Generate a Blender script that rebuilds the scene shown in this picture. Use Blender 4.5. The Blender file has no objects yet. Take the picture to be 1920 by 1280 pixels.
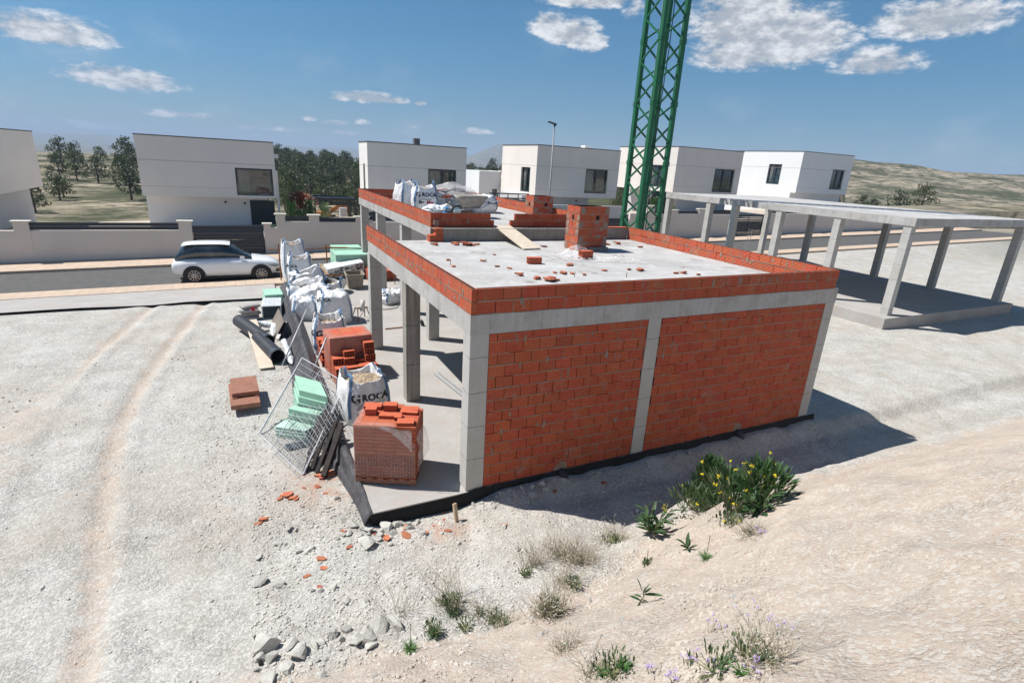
import bpy, bmesh, math, random
import numpy as np
from mathutils import Vector, Matrix, noise as mn
from mathutils.bvhtree import BVHTree

C = bpy.context.scene.collection
R = math.radians
rnd = random.Random(7)
ZS, ZP, ZB = 3.067, 3.468, 2.75          # lower roof top, parapet top, beam underside
US, UP, UB = 3.43, 3.83, 3.14            # the same for the upper roof

# ---------------------------------------------------------------- camera
CAM = Vector((-2.90, -7.189, 5.26)); FPX = 1002.8
yw, pt, rl = R(26.676), R(18.364), R(3.30)
F_ = Vector((math.sin(yw)*math.cos(pt), math.cos(yw)*math.cos(pt), -math.sin(pt)))
R0 = Vector((math.cos(yw), -math.sin(yw), 0)); U0 = R0.cross(F_)
R_ = R0*math.cos(rl) + U0*math.sin(rl); U_ = -R0*math.sin(rl) + U0*math.cos(rl)
cd = bpy.data.cameras.new('camera'); co = bpy.data.objects.new('camera', cd); C.objects.link(co)
cd.sensor_width = 36; cd.lens = 36*FPX/1920; cd.clip_start = .05; cd.clip_end = 30000
co.matrix_world = Matrix((( R_.x, U_.x, -F_.x, CAM.x), (R_.y, U_.y, -F_.y, CAM.y), (R_.z, U_.z, -F_.z, CAM.z), (0, 0, 0, 1)))
bpy.context.scene.camera = co

def at(px, py, axis, val):
    """measure: the point of the photograph at (px, py) that lies on the plane axis = val"""
    d = F_ + R_*((px-960)/FPX) - U_*((py-640)/FPX)
    return CAM + d*((val-CAM[axis])/d[axis])

# ---------------------------------------------------------------- terrain
def sm(a, b, x):
    t = np.clip((np.asarray(x, float)-a)/(b-a), 0, 1); return t*t*(3-2*t)
_g = np.random.RandomState(3).rand(256, 256)
def vn(x, y):
    x = np.asarray(x, float); y = np.asarray(y, float)
    xi = np.floor(x).astype(int); yi = np.floor(y).astype(int); fx = x-xi; fy = y-yi
    fx = fx*fx*(3-2*fx); fy = fy*fy*(3-2*fy)
    g = lambda i, j: _g[i % 256, j % 256]
    return (g(xi, yi)*(1-fx)+g(xi+1, yi)*fx)*(1-fy)+(g(xi, yi+1)*(1-fx)+g(xi+1, yi+1)*fx)*fy-.5
def fbm(x, y, o=4):
    s = 0; a = 1; f = 1
    for k in range(o):
        s = s+a*vn(x*f+17*k, y*f+31*k); a *= .5; f *= 2.03
    return s
TX = [-30, -6, -3.2, 0, 1.0, 1.6, 2.1, 3.2, 4.5, 7, 12, 40]
TY = [-2.3, -2.5, -2.6, -2.8, -2.75, -2.5, -2.15, -1.8, -1.85, -2.0, -2.1, -2.2]
_tx = np.arange(-30, 40, .1); _ty = np.convolve(np.pad(np.interp(_tx, TX, TY), 12, mode='edge'), np.hanning(25)/np.hanning(25).sum(), 'valid')
def toe(x): return np.interp(x, _tx, _ty)+.10*fbm(np.asarray(x, float)*1.7, 5.5, 3)
def street(x): return -.5+.022*(np.clip(x, -40, 70)+2)
def hgt(x, y):
    x = np.asarray(x, float); y = np.asarray(y, float)
    yt = toe(x); k = sm(.9, 2.6, x)
    zt = .22*(1-k)+.10*k
    flat = -.30+(.19+.10*fbm(x*2.2, 3.3, 3))*sm(-.3, .9, x)*sm(-.60, -.12, y)
    left = sm(-1.4, -2.2, x)
    # apron in front of the house
    ap = flat+(zt-flat)*(k*sm(yt+.62, yt+.02, y)+(1-k)*np.clip((.2-y)/(.2-yt), 0, 1)**1.3)
    d = np.clip(yt-y, 0, 4.6)
    z = ap+d*.755*sm(0, .55, d)
    z = z-.9*sm(-7.6, -12, y)
    # bumps
    z = z+.05*fbm(x*1.3, y*1.3)*sm(.6, -.6, y)+.03*fbm(x*4, y*4, 3)*sm(.4, -.4, y)
    z = z+.13*fbm(x*.9+7, y*1.6+3, 4)*sm(.2, 1.2, yt-y)+.02*fbm(x*7, y*7, 2)*sm(-.1, -.6, y)
    z = z+.10*np.exp(-((x+1.9)**2/.25+(y+.1)**2/.8))+.05*np.exp(-((x+.3)**2/.8+(y+.45)**2/.08))
    z = z+left*sm(-.3, .5, y)*sm(19, 16, y)*(.06*fbm(x*1.5, y*1.5)+.05)
    # street level and the villa plots behind it
    st = street(x)-.02
    z = z+(st-z)*sm(13, 18.6, y)
    plot = .55+.03*(x+2)
    z = np.where(y > 26.65, plot, z)
    gard = np.where(y > 26.65, 1, 0)
    # land beyond
    for xr in (-5.1, -6.75): z = z-.055*np.exp(-((x-xr+.5*np.sin(y*.28))/.17)**2)*sm(19, 15, y)*sm(-7, -4, y)+.03*np.exp(-((x-xr-.3+.5*np.sin(y*.28))/.14)**2)*sm(19, 15, y)*sm(-7, -4, y)
    back = np.where(np.abs(x) < 400, sm(35, 46, y), 1)*sm(30, 40, y)
    far = -2.2+fbm(x/40, y/40, 3)*1.2+1.6*sm(80, 190, y)
    dist = np.hypot(x, y)
    far = far-28*sm(260, 900, dist)
    def hill(az, D, H, wa, wr, p=1.0):
        a = R(az); cx, cy = D*math.sin(a), D*math.cos(a)
        u = (x-cx)*math.cos(a)-(y-cy)*math.sin(a); v = (x-cx)*math.sin(a)+(y-cy)*math.cos(a)
        return H*np.exp(-((np.abs(u)/wa)**(2*p)+(v/wr)**2))
    hl = hill(24.6, 3300, 88, 105, 500)+hill(22.6, 3000, 45, 260, 600)+hill(20, 4300, 65, 700, 900)
    hl = hl+hill(27.0, 2600, 44, 230, 500)
    hl = hl+hill(4, 5200, 70, 1100, 1200, 1.4)+hill(-12, 5600, 60, 900, 1200)
    hl = hl+hill(51, 430, 19, 70, 120)+hill(36.8, 430, 21, 45, 90)+hill(66, 520, 24, 120, 160)
    rough = np.where(dist > 200, 1, 0)
    far = far+hl*(1+.22*fbm(x/90, y/90, 5)+.12*fbm(x/18, y/18, 3))
    z = z+(far-z)*back
    # sides and rear
    return z
_hx, _hy = np.arange(-9, 13, .05), np.arange(-9.5, 21, .05)
_H = hgt(*np.meshgrid(_hx, _hy)).tolist(); _nx, _ny = len(_hx), len(_hy)
def hz(x, y):
    u, v = (x+9)*20, (y+9.5)*20; i, j = int(u), int(v)
    if u < 0 or v < 0 or i >= _nx-1 or j >= _ny-1: return float(hgt(np.array([x]), np.array([y]))[0])
    u -= i; v -= j; return (_H[j][i]*(1-u)+_H[j][i+1]*u)*(1-v)+(_H[j+1][i]*(1-u)+_H[j+1][i+1]*u)*v

# ---------------------------------------------------------------- mesh builder
class MB:
    def __init__(s): s.v = []; s.f = []; s.c = []; s.m = []; s.cur = (1, 1, 1, 1); s.mi = 0
    def quad(s, pts):
        n = len(s.v); s.v += [tuple(p) for p in pts]; s.f.append(tuple(range(n, n+len(pts)))); s.c.append(s.cur); s.m.append(s.mi)
    def add(s, vs, fs):
        n = len(s.v); s.v += [tuple(p) for p in vs]
        for f in fs: s.f.append(tuple(i+n for i in f)); s.c.append(s.cur); s.m.append(s.mi)
    def box(s, a, b, M=None):
        x0, y0, z0 = a; x1, y1, z1 = b
        vs = [Vector(p) for p in ((x0,y0,z0),(x1,y0,z0),(x1,y1,z0),(x0,y1,z0),(x0,y0,z1),(x1,y0,z1),(x1,y1,z1),(x0,y1,z1))]
        if M is not None: vs = [M @ p for p in vs]
        s.add(vs, [(0,3,2,1),(4,5,6,7),(0,1,5,4),(1,2,6,5),(2,3,7,6),(3,0,4,7)])
    def tube(s, pts, r, n=8, cap=True):
        pts = [Vector(p) for p in pts]; rr = r if isinstance(r, (list, tuple)) else [r]*len(pts)
        vs = []; fs = []; up = None
        for i, p in enumerate(pts):
            t = (pts[min(i+1, len(pts)-1)]-pts[max(i-1, 0)]).normalized()
            if up is None: up = Vector((0, 0, 1)) if abs(t.z) < .9 else Vector((1, 0, 0))
            a = t.cross(up).normalized(); b = a.cross(t); up = b
            for k in range(n):
                w = 2*math.pi*k/n; vs.append(p+(a*math.cos(w)+b*math.sin(w))*rr[i])
        for i in range(len(pts)-1):
            for k in range(n): fs.append((i*n+k, i*n+(k+1) % n, (i+1)*n+(k+1) % n, (i+1)*n+k))
        if cap: fs.append(tuple(range(n-1, -1, -1))); fs.append(tuple(range((len(pts)-1)*n, len(pts)*n)))
        s.add(vs, fs)
    def bar(s, a, b, w, h, up=(0, 0, 1)):
        a = Vector(a); b = Vector(b); t = (b-a).normalized(); u = Vector(up)
        if abs(t.dot(u)) > .97: u = Vector((1, 0, 0))
        x = t.cross(u).normalized(); z = x.cross(t)
        M = Matrix(((x.x, t.x, z.x, a.x), (x.y, t.y, z.y, a.y), (x.z, t.z, z.z, a.z), (0, 0, 0, 1)))
        s.box((-w/2, 0, -h/2), (w/2, (b-a).length, h/2), M)
    def grid(s, P, closed=False):
        nr = len(P); nc = len(P[0]); vs = [p for r in P for p in r]; fs = []
        for i in range(nr-1):
            for j in range(nc if closed else nc-1): fs.append((i*nc+j, i*nc+(j+1) % nc, (i+1)*nc+(j+1) % nc, (i+1)*nc+j))
        s.add(vs, fs)
    def build(s, name, mat, parent=None, smooth=False, loc=None):
        me = bpy.data.meshes.new(name); me.from_pydata(s.v, [], s.f)
        for m in (mat if isinstance(mat, (list, tuple)) else [mat]): me.materials.append(m)
        if len(set(s.m)) > 1: me.polygons.foreach_set('material_index', s.m)
        if len(set(s.c)) > 1 or any(m.get('tone') for m in (mat if isinstance(mat, (list, tuple)) else [mat])):
            a = me.color_attributes.new('Col', 'FLOAT_COLOR', 'CORNER')
            cs = []
            for f, c in zip(s.f, s.c): cs += list(c)*len(f)
            a.data.foreach_set('color', cs)
        if smooth: me.polygons.foreach_set('use_smooth', [True]*len(me.polygons))
        me.update()
        return link(name, me, parent, loc)
def link(name, me, parent=None, loc=None):
    o = bpy.data.objects.new(name, me); C.objects.link(o)
    if parent is not None: o.parent = parent
    if loc is not None: o.location = loc
    return o
def tag(o, label, cat, group=None, kind=None):
    o['label'] = label; o['category'] = cat
    if group: o['group'] = group
    if kind: o['kind'] = kind
    return o
def thing(name, label, cat, loc=(0, 0, 0), rz=0, group=None):
    o = bpy.data.objects.new(name, None); C.objects.link(o); o.empty_display_size = .2
    o.location = loc; o.rotation_euler = (0, 0, rz); return tag(o, label, cat, group)
def struct(o): o['kind'] = 'structure'; return o
def dup(o, loc=None, rot=None, scale=None, label=None, parent=None):
    c = o.copy(); C.objects.link(c)
    if parent is not None: c.parent = parent
    if loc is not None: c.location = loc
    if rot is not None: c.rotation_euler = rot
    if scale is not None: c.scale = scale if hasattr(scale, '__len__') else (scale,)*3
    if label: c['label'] = label
    for ch in list(o.children): dup(ch, parent=c)
    return c
def nz(*p): return mn.noise(Vector(p))

# ---------------------------------------------------------------- materials
class N:
    def __init__(s, name):
        s.m = bpy.data.materials.new(name); s.m.use_nodes = True; s.t = s.m.node_tree; s.t.nodes.clear()
        s.out = s.n('ShaderNodeOutputMaterial'); s.b = s.n('ShaderNodeBsdfPrincipled'); s.l(s.b.outputs[0], s.out.inputs[0])
        s.co = s.n('ShaderNodeTexCoord').outputs['Object']
    def n(s, t, **kw):
        o = s.t.nodes.new(t)
        for k, v in kw.items(): setattr(o, k, v)
        return o
    def l(s, a, b): s.t.links.new(a, b)
    def setv(s, sock, v):
        if hasattr(v, 'is_linked') or isinstance(v, bpy.types.NodeSocket): s.l(v, sock)
        else: sock.default_value = v
    def noise(s, scale, detail=4, rough=.6, co=None, sc3=None, dist=0):
        c = co or s.co
        if sc3: c = s.mapp(sc3, c)
        o = s.n('ShaderNodeTexNoise'); o.inputs['Scale'].default_value = scale; o.inputs['Detail'].default_value = detail
        o.inputs['Roughness'].default_value = rough; o.inputs['Distortion'].default_value = dist; s.l(c, o.inputs['Vector']); return o.outputs['Fac']
    def mapp(s, sc3, co=None, rot=(0,0,0)):
        o = s.n('ShaderNodeMapping'); o.inputs['Scale'].default_value = sc3; o.inputs['Rotation'].default_value = rot; s.l(co or s.co, o.inputs['Vector']); return o.outputs[0]
    def vor(s, scale, out='Color', co=None, feature='F1', rand=1):
        o = s.n('ShaderNodeTexVoronoi', feature=feature); o.inputs['Scale'].default_value = scale; o.inputs['Randomness'].default_value = rand
        s.l(co or s.co, o.inputs['Vector']); return o.outputs[out]
    def math(s, op, a, b=0, c=None, clamp=False):
        o = s.n('ShaderNodeMath', operation=op, use_clamp=clamp); s.setv(o.inputs[0], a); s.setv(o.inputs[1], b)
        if c is not None: s.setv(o.inputs[2], c)
        return o.outputs[0]
    def mr(s, v, a, b, c=0, d=1, smooth=False):
        o = s.n('ShaderNodeMapRange', interpolation_type='SMOOTHSTEP' if smooth else 'LINEAR')
        s.setv(o.inputs[0], v)
        for i, k in enumerate((a, b, c, d)): o.inputs[i+1].default_value = k
        return o.outputs[0]
    def mix(s, f, a, b, blend='MIX'):
        o = s.n('ShaderNodeMix', data_type='RGBA', blend_type=blend); s.setv(o.inputs[0], f)
        for k, v in ((6, a), (7, b)):
            if isinstance(v, (tuple, list)): o.inputs[k].default_value = (*v[:3], 1)
            else: s.l(v, o.inputs[k])
        return o.outputs[2]
    def sep(s, co=None):
        o = s.n('ShaderNodeSeparateXYZ'); s.l(co or s.co, o.inputs[0]); return o.outputs
    def comb(s, x, y, z):
        o = s.n('ShaderNodeCombineXYZ')
        for i, v in enumerate((x, y, z)): s.setv(o.inputs[i], v)
        return o.outputs[0]
    def attr(s, name='Col'):
        o = s.n('ShaderNodeAttribute', attribute_name=name); return o.outputs['Color']
    def oi(s, out='Random'): return s.n('ShaderNodeObjectInfo').outputs[out]
    def bump(s, h, strength=.3, dist=.01, prev=None):
        o = s.n('ShaderNodeBump'); o.inputs['Strength'].default_value = strength; o.inputs['Distance'].default_value = dist
        s.l(h, o.inputs['Height'])
        if prev is not None: s.l(prev, o.inputs['Normal'])
        return o.outputs[0]
    def done(s, col, rough=.8, nrm=None, metal=0, spec=.3, **kw):
        if isinstance(col, (tuple, list)): s.b.inputs['Base Color'].default_value = (*col[:3], 1)
        else: s.l(col, s.b.inputs['Base Color'])
        s.setv(s.b.inputs['Roughness'], rough); s.b.inputs['Metallic'].default_value = metal
        s.b.inputs['Specular IOR Level'].default_value = spec
        if nrm is not None: s.l(nrm, s.b.inputs['Normal'])
        for k, v in kw.items(): s.setv(s.b.inputs[k.replace('_', ' ')], v)
        return s.m
def simple(name, c1, c2=None, scale=6, rough=.7, bump=.15, bscale=None, bdist=.01, metal=0, spec=.3, rand=0):
    k = N(name); c2 = c2 or tuple(x*.8 for x in c1)
    f = k.mr(k.noise(scale, 5), .3, .7); col = k.mix(f, c1, c2)
    if rand:
        r = k.oi(); col = k.mix(1.0, col, k.comb(*[k.mr(r, 0, 1, 1-rand, 1+rand)]*3), 'MULTIPLY')
    nr = k.bump(k.noise(bscale or scale*6, 4), bump, bdist) if bump else None
    return k.done(col, rough, nr, metal, spec)

def m_brick(name, axis, tone=(1, 1, 1), mortar=.5):
    """hollow clay brick: fine horizontal flutes, per-brick tone, smears of mortar. axis = the horizontal axis along the face"""
    k = N(name); k.m['tone'] = 1; x, y, z = k.sep()
    at_ = k.attr()
    base = k.mix(k.mr(k.noise(3.5, 5), .35, .7), (.56*tone[0], .112*tone[1], .047*tone[2]), (.47*tone[0], .084*tone[1], .035*tone[2]))
    base = k.mix(k.mr(k.noise(40, 3), .45, .75), base, (.56*tone[0], .17*tone[1], .10*tone[2]))
    base = k.mix(1, base, at_, 'MULTIPLY')
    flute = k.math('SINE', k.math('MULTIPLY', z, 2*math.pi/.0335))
    stain = k.mr(k.math('ADD', k.noise(1.6, 6, .7), k.math('MULTIPLY', k.noise(14, 3), .22)), .69, .80, 0, mortar)
    col = k.mix(stain, base, (.40, .29, .22))
    col = k.mix(k.mr(flute, -1, -.35, .38, 0), col, (.13, .022, .012))  # groove bottoms darkened in the colour, as shade between the flutes
    b1 = k.bump(flute, .9, .006); b2 = k.bump(k.noise(60, 4), .35, .004, b1)
    return k.done(col, .78, b2, 0, .25)
def m_conc(name, c1, c2, streak=0, lift=0, pits=.3, rough=.85, stain=None):
    k = N(name); x, y, z = k.sep()
    f = k.mr(k.math('ADD', k.noise(1.1, 6, .65), k.math('MULTIPLY', k.noise(9, 5, .7), .35)), .45, .95)
    col = k.mix(f, c1, c2)
    if streak:
        st = k.mr(k.noise(1, 5, .7, sc3=(11, 11, .35)), .40, .70)
        col = k.mix(k.math('MULTIPLY', st, streak), col, tuple(v*.55 for v in c2))
    if streak >= .25:
        jx = k.math('FRACT', k.math('DIVIDE', k.math('ADD', k.math('ADD', x, y), k.math('MULTIPLY', k.noise(3, 2), .02)), 1.22)); col = k.mix(k.math('MULTIPLY', k.math('LESS_THAN', jx, .010), .45), col, tuple(v*.45 for v in c2))
        hx = k.math('ABSOLUTE', k.math('SUBTRACT', k.math('FRACT', k.math('DIVIDE', k.math('ADD', x, y), .61)), .5)); hz_ = k.math('ABSOLUTE', k.math('SUBTRACT', k.math('FRACT', k.math('DIVIDE', z, .317)), .30)); hd = k.math('SQRT', k.math('ADD', k.math('MULTIPLY', k.math('MULTIPLY', hx, hx), .37), k.math('MULTIPLY', k.math('MULTIPLY', hz_, hz_), .10)))
        col = k.mix(k.math('MULTIPLY', k.math('LESS_THAN', hd, .011), .7), col, tuple(v*.4 for v in c2))
    if lift:
        w = k.math('ADD', z, k.math('MULTIPLY', k.noise(5, 2), .03))
        fr = k.math('FRACT', k.math('DIVIDE', w, lift)); ln = k.math('LESS_THAN', fr, .022)
        ln = k.math('MULTIPLY', ln, k.mr(k.noise(7, 2), .25, .5))
        col = k.mix(k.math('MULTIPLY', ln, .75), col, tuple(v*.35 for v in c2))
    if stain:
        col = k.mix(k.mr(k.noise(2.2, 6, .7), .52, .75, 0, .8), col, stain)
    fine = k.noise(90, 5, .7); col = k.mix(k.mr(fine, .55, .8, 0, .35), col, tuple(v*.6 for v in c2))
    pit = k.vor(38, 'Distance'); b = k.bump(k.mr(pit, .02, .16), pits*.5, .004); b = k.bump(k.noise(22, 6, .7), .35, .012, b)
    return k.done(col, rough, b, 0, .2)

M = {}
M['brickX'] = m_brick('hollow_brick', 'x')
M['brick_pallet'] = m_brick('fresh_brick', 'x', (1.0, 1.1, 1.15), .06)
M['mortar'] = simple('mortar', (.31, .225, .17), (.23, .165, .125), 9, .9, .6, 40, .006)
M['joint_shade'] = simple('mortar_joint', (.045, .022, .016), (.08, .045, .032), 9, .95, .4, 40)  # near-black backing colour stands in for the shade inside open joints
M['conc_beam'] = m_conc('formed_concrete', (.52, .505, .485), (.36, .345, .32), streak=.30, stain=(.30, .27, .23))
M['conc_col'] = m_conc('column_concrete', (.51, .495, .465), (.39, .375, .35), streak=.07, lift=.595)
M['conc_board'] = m_conc('board_marked_concrete', (.47, .435, .385), (.30, .27, .235), streak=.9, lift=.9)
M['conc_floor'] = m_conc('floor_screed', (.44, .42, .395), (.33, .31, .29), pits=.2, stain=(.46, .37, .31))
M['conc_dirty'] = m_conc('dirty_concrete', (.33, .30, .26), (.20, .18, .155), streak=.25, pits=.6)
def roof_mat():
    k = N('roof_concrete')
    f = k.mr(k.math('ADD', k.noise(.8, 6, .65), k.math('MULTIPLY', k.noise(7, 6, .75), .5)), .5, 1.0)
    col = k.mix(f, (.51, .50, .48), (.37, .36, .345))
    # round scabs where props stood below, and scattered crumbs
    v = k.vor(1.15, 'Distance', k.mapp((1, 1.0, 0))); ring = k.math('MULTIPLY', k.mr(v, .10, .16, 0, 1), k.mr(v, .19, .30, 1, 0))
    col = k.mix(k.math('MULTIPLY', ring, k.mr(k.noise(5, 3), .40, .58, 0, .7)), col, (.20, .17, .15))
    col = k.mix(k.math('MULTIPLY', k.mr(v, .06, .13, .6, 0), k.mr(k.noise(9, 3), .38, .55)), col, (.42, .24, .17))
    col = k.mix(k.mr(k.noise(.55, 7, .72), .54, .72, 0, .55), col, (.30, .27, .24)); col = k.mix(k.mr(k.noise(1.3, 7, .75), .50, .66, 0, .7), col, (.60, .59, .575))
    sp = k.math('LESS_THAN', k.vor(24, 'Distance'), k.mr(k.noise(1.5, 3), .42, .72, .0, .34)); col = k.mix(k.math('MULTIPLY', sp, .75), col, (.26, .21, .18))
    b = k.bump(k.noise(5, 6, .7), .5, .03); b = k.bump(k.noise(45, 5, .7), .5, .008, b)
    return k.done(col, .9, b, 0, .15)
M['roof'] = roof_mat()
def ground_mat():
    k = N('ground_soil'); a = k.n('ShaderNodeAttribute', attribute_name='Land'); s3 = k.n('ShaderNodeSeparateColor'); k.l(a.outputs['Color'], s3.inputs[0])
    soil, far, rub = s3.outputs[0], s3.outputs[1], s3.outputs[2]
    warp = k.n('ShaderNodeVectorMath', operation='ADD'); nv = k.n('ShaderNodeTexNoise'); nv.inputs['Scale'].default_value = 9; k.l(k.co, nv.inputs['Vector'])
    sc = k.n('ShaderNodeVectorMath', operation='SCALE'); k.l(nv.outputs['Color'], sc.inputs[0]); sc.inputs['Scale'].default_value = .06
    k.l(k.co, warp.inputs[0]); k.l(sc.outputs[0], warp.inputs[1]); wc = warp.outputs[0]
    cell = k.n('ShaderNodeSeparateColor'); k.l(k.vor(34, 'Color', wc), cell.inputs[0])
    cell2 = k.n('ShaderNodeSeparateColor'); k.l(k.vor(95, 'Color', wc), cell2.inputs[0])
    g1 = k.mix(k.mr(k.noise(1.2, 6, .65), .35, .68), (.50, .485, .45), (.36, .345, .315))
    g1 = k.mix(k.math('MULTIPLY', k.math('GREATER_THAN', cell.outputs[0], .62), .55), g1, (.66, .64, .59))
    g1 = k.mix(k.math('MULTIPLY', k.math('LESS_THAN', cell2.outputs[1], .22), .55), g1, (.27, .245, .21))
    g1 = k.mix(k.mr(k.noise(.30, 7, .7), .45, .68, 0, .65), g1, (.44, .385, .315))
    b1 = k.mix(k.mr(k.noise(1.7, 6, .65), .38, .68), (.50, .412, .335), (.44, .385, .325))
    b1 = k.mix(k.math('MULTIPLY', k.math('GREATER_THAN', cell.outputs[0], .74), .5), b1, (.58, .56, .51))
    b1 = k.mix(k.math('MULTIPLY', k.math('LESS_THAN', cell2.outputs[1], .13), .5), b1, (.36, .27, .20))
    sm_ = k.mr(k.math('ADD', soil, k.math('MULTIPLY', k.math('SUBTRACT', k.noise(2.6, 6, .7), .5), 1.3)), .32, .68)
    near = k.mix(sm_, g1, b1)
    near = k.mix(k.math('MULTIPLY', rub, k.mr(k.noise(4, 5), .4, .6)), near, (.46, .29, .21))
    scr = k.mix(k.mr(k.noise(.035, 8, .72), .42, .56), (.085, .085, .045), (.36, .30, .22))
    scr = k.mix(k.mr(k.noise(.22, 6, .75), .46, .60), scr, (.045, .055, .028))
    scr = k.mix(k.math('MULTIPLY', k.math('LESS_THAN', k.vor(.02, 'Distance'), .10), .5), scr, (.55, .50, .44))
    col = k.mix(far, near, scr)
    cl = k.mr(k.noise(2.1, 5, .7), .42, .60, .12, 1); pd = k.math('MULTIPLY', k.vor(34, 'Distance', wc), cl); pd2 = k.math('MULTIPLY', k.vor(95, 'Distance', wc), cl)
    b = k.bump(k.math('MULTIPLY', pd, -1), .8, .018); b = k.bump(k.math('MULTIPLY', pd2, -1), .7, .007, b); b = k.bump(k.noise(11, 8, .75), .8, .03, b)
    return k.done(col, .95, b, 0, .1)
M['ground'] = ground_mat()
M['asphalt'] = simple('asphalt', (.085, .083, .08), (.12, .117, .11), 3, .9, .3, 60, .004)
def tile_mat():
    k = N('paving_tiles'); br = k.n('ShaderNodeTexBrick'); br.offset = 0; br.inputs['Scale'].default_value = 1; br.inputs['Brick Width'].default_value = .4; br.inputs['Row Height'].default_value = .4
    br.inputs['Mortar Size'].default_value = .008; br.inputs['Color1'].default_value = (.58, .44, .33, 1); br.inputs['Color2'].default_value = (.52, .40, .30, 1); br.inputs['Mortar'].default_value = (.32, .26, .20, 1)
    k.l(k.co, br.inputs['Vector']); col = k.mix(k.mr(k.noise(2, 5), .4, .7, 0, .5), br.outputs[0], (.40, .33, .27)); return k.done(col, .85, k.bump(k.noise(30, 4), .2))
M['tile'] = tile_mat()
def stucco(name, c, d=.06):
    k = N(name); f = k.mr(k.math('ADD', k.noise(.5, 6, .6), k.math('MULTIPLY', k.noise(30, 4, .7), .4)), .4, .95)
    col = k.mix(f, c, tuple(v*(1-d*2) for v in c)); return k.done(col, .9, k.bump(k.noise(60, 5, .7), .25, .006), 0, .15)
M['stucco_beige'] = stucco('beige_render', (.80, .745, .685))
M['stucco_cream'] = stucco('cream_render', (.84, .80, .755))
M['stucco_white'] = stucco('white_render', (.80, .80, .79), .03)
M['stucco_grey'] = stucco('grey_render', (.55, .55, .56))
M['garden_wall'] = stucco('garden_wall_render', (.76, .69, .62))
M['cap'] = stucco('pale_stone_cap', (.70, .66, .58))
M['dark_metal'] = simple('anthracite_metal', (.030, .036, .045), (.036, .043, .055), 3, .45, .05, 20, metal=.0, spec=.45)
M['black_metal'] = simple('black_metal', (.012, .014, .018), (.02, .022, .026), 4, .4, .05, spec=.5)
def glass_mat(name, c, r=.04):
    k = N(name); col = k.mix(k.mr(k.noise(1.2, 3, .5, dist=.6), .4, .65), c, tuple(v*2.2+.01 for v in c)); return k.done(col, r, None, 0, .9, Coat_Weight=.4)
M['glass'] = glass_mat('dark_window_glass', (.018, .024, .028))
M['curtain'] = simple('curtain_behind_glass', (.22, .21, .19), (.10, .10, .10), 3, .12, .0, spec=.8)
def green_paint():
    k = N('green_paint'); col = k.mix(k.mr(k.noise(1.1, 5), .35, .65), (.010, .130, .052), (.016, .105, .048)); col = k.mix(k.mr(k.noise(5, 6, .75), .60, .72, 0, .6), col, (.05, .17, .10)); col = k.mix(k.mr(k.noise(11, 6, .8), .66, .74, 0, .8), col, (.16, .07, .03)); return k.done(col, .5, k.bump(k.noise(30, 4), .15, .003), 0, .4)
M['green'] = green_paint()
M['cable'] = simple('black_rubber', (.012, .012, .014), (.02, .02, .02), 10, .6)
M['galv'] = simple('galvanised_steel', (.52, .53, .54), (.40, .41, .42), 14, .5, .1, 40, metal=.3)
M['steel_grey'] = simple('grey_lamp_metal', (.30, .30, .31), (.24, .24, .25), 6, .5, .05)
M['rust'] = simple('rusty_steel', (.32, .125, .045), (.16, .065, .03), 16, .8, .4, 60, .004)
M['orange'] = simple('orange_paint', (.62, .22, .05), (.5, .17, .04), 8, .6)
def fabric():
    k = N('woven_bag_fabric'); x, y, z = k.sep()
    f = k.mr(k.noise(4, 6, .65), .4, .72); col = k.mix(f, (.80, .80, .79), (.64, .64, .64))
    col = k.mix(k.mr(k.noise(2.2, 6, .7), .56, .78, 0, .55), col, (.50, .44, .37))
    b = k.bump(k.noise(10, 5, .65, dist=.8), .55, .03); b = k.bump(k.noise(42, 3), .3, .006, b)
    k.b.inputs['Subsurface Weight'].default_value = 0
    return k.done(col, .55, b, 0, .35)
M['bag'] = fabric()
M['strap'] = simple('blue_webbing', (.11, .20, .34), (.17, .28, .42), 20, .7, .3, 90, .003)
M['print_black'] = simple('black_print', (.025, .025, .03), (.05, .05, .055), 25, .7, 0)
M['print_grey'] = simple('grey_print', (.16, .16, .17), (.24, .24, .25), 25, .7, 0)
M['print_red'] = simple('red_print', (.50, .03, .05), (.42, .04, .05), 25, .7, 0)
M['rubble'] = simple('sand_and_rubble', (.50, .40, .28), (.36, .27, .185), 14, .95, 1.0, 30, .03)
def film(name, tint, a):
    k = N(name); k.t.nodes.remove(k.b); tr = k.n('ShaderNodeBsdfTransparent'); tr.inputs[0].default_value = (.97, .95, .94, 1)
    df = k.n('ShaderNodeBsdfDiffuse'); df.inputs[0].default_value = (*tint, 1); gl = k.n('ShaderNodeBsdfGlossy'); gl.inputs[0].default_value = (.9, .9, .9, 1); gl.inputs['Roughness'].default_value = .16
    bp = k.bump(k.noise(9, 6, .7, dist=1.2), .8, .04); k.l(bp, gl.inputs['Normal']); k.l(bp, df.inputs['Normal'])
    m1 = k.n('ShaderNodeMixShader'); m1.inputs[0].default_value = .16; k.l(df.outputs[0], m1.inputs[1]); k.l(gl.outputs[0], m1.inputs[2])
    m2 = k.n('ShaderNodeMixShader'); k.l(k.mr(k.noise(6, 6, .7, dist=.7), .3, .75, a-.22 if a > .2 else a-.04, a+.25 if a > .2 else a+.08), m2.inputs[0]); k.l(tr.outputs[0], m2.inputs[1]); k.l(m1.outputs[0], m2.inputs[2]); k.l(m2.outputs[0], k.out.inputs[0]); return k.m
M['film'] = film('clear_plastic_film', (.90, .89, .88), .30)
M['film_thin'] = film('thin_stretch_film', (.74, .60, .54), .17)
M['insul'] = simple('green_insulation_foam', (.36, .60, .46), (.30, .52, .39), 5, .75, .2, 40, .004)
M['insul_pale'] = simple('pale_green_foam', (.50, .70, .58), (.40, .58, .48), 5, .75, .2, 40, .004)
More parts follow.
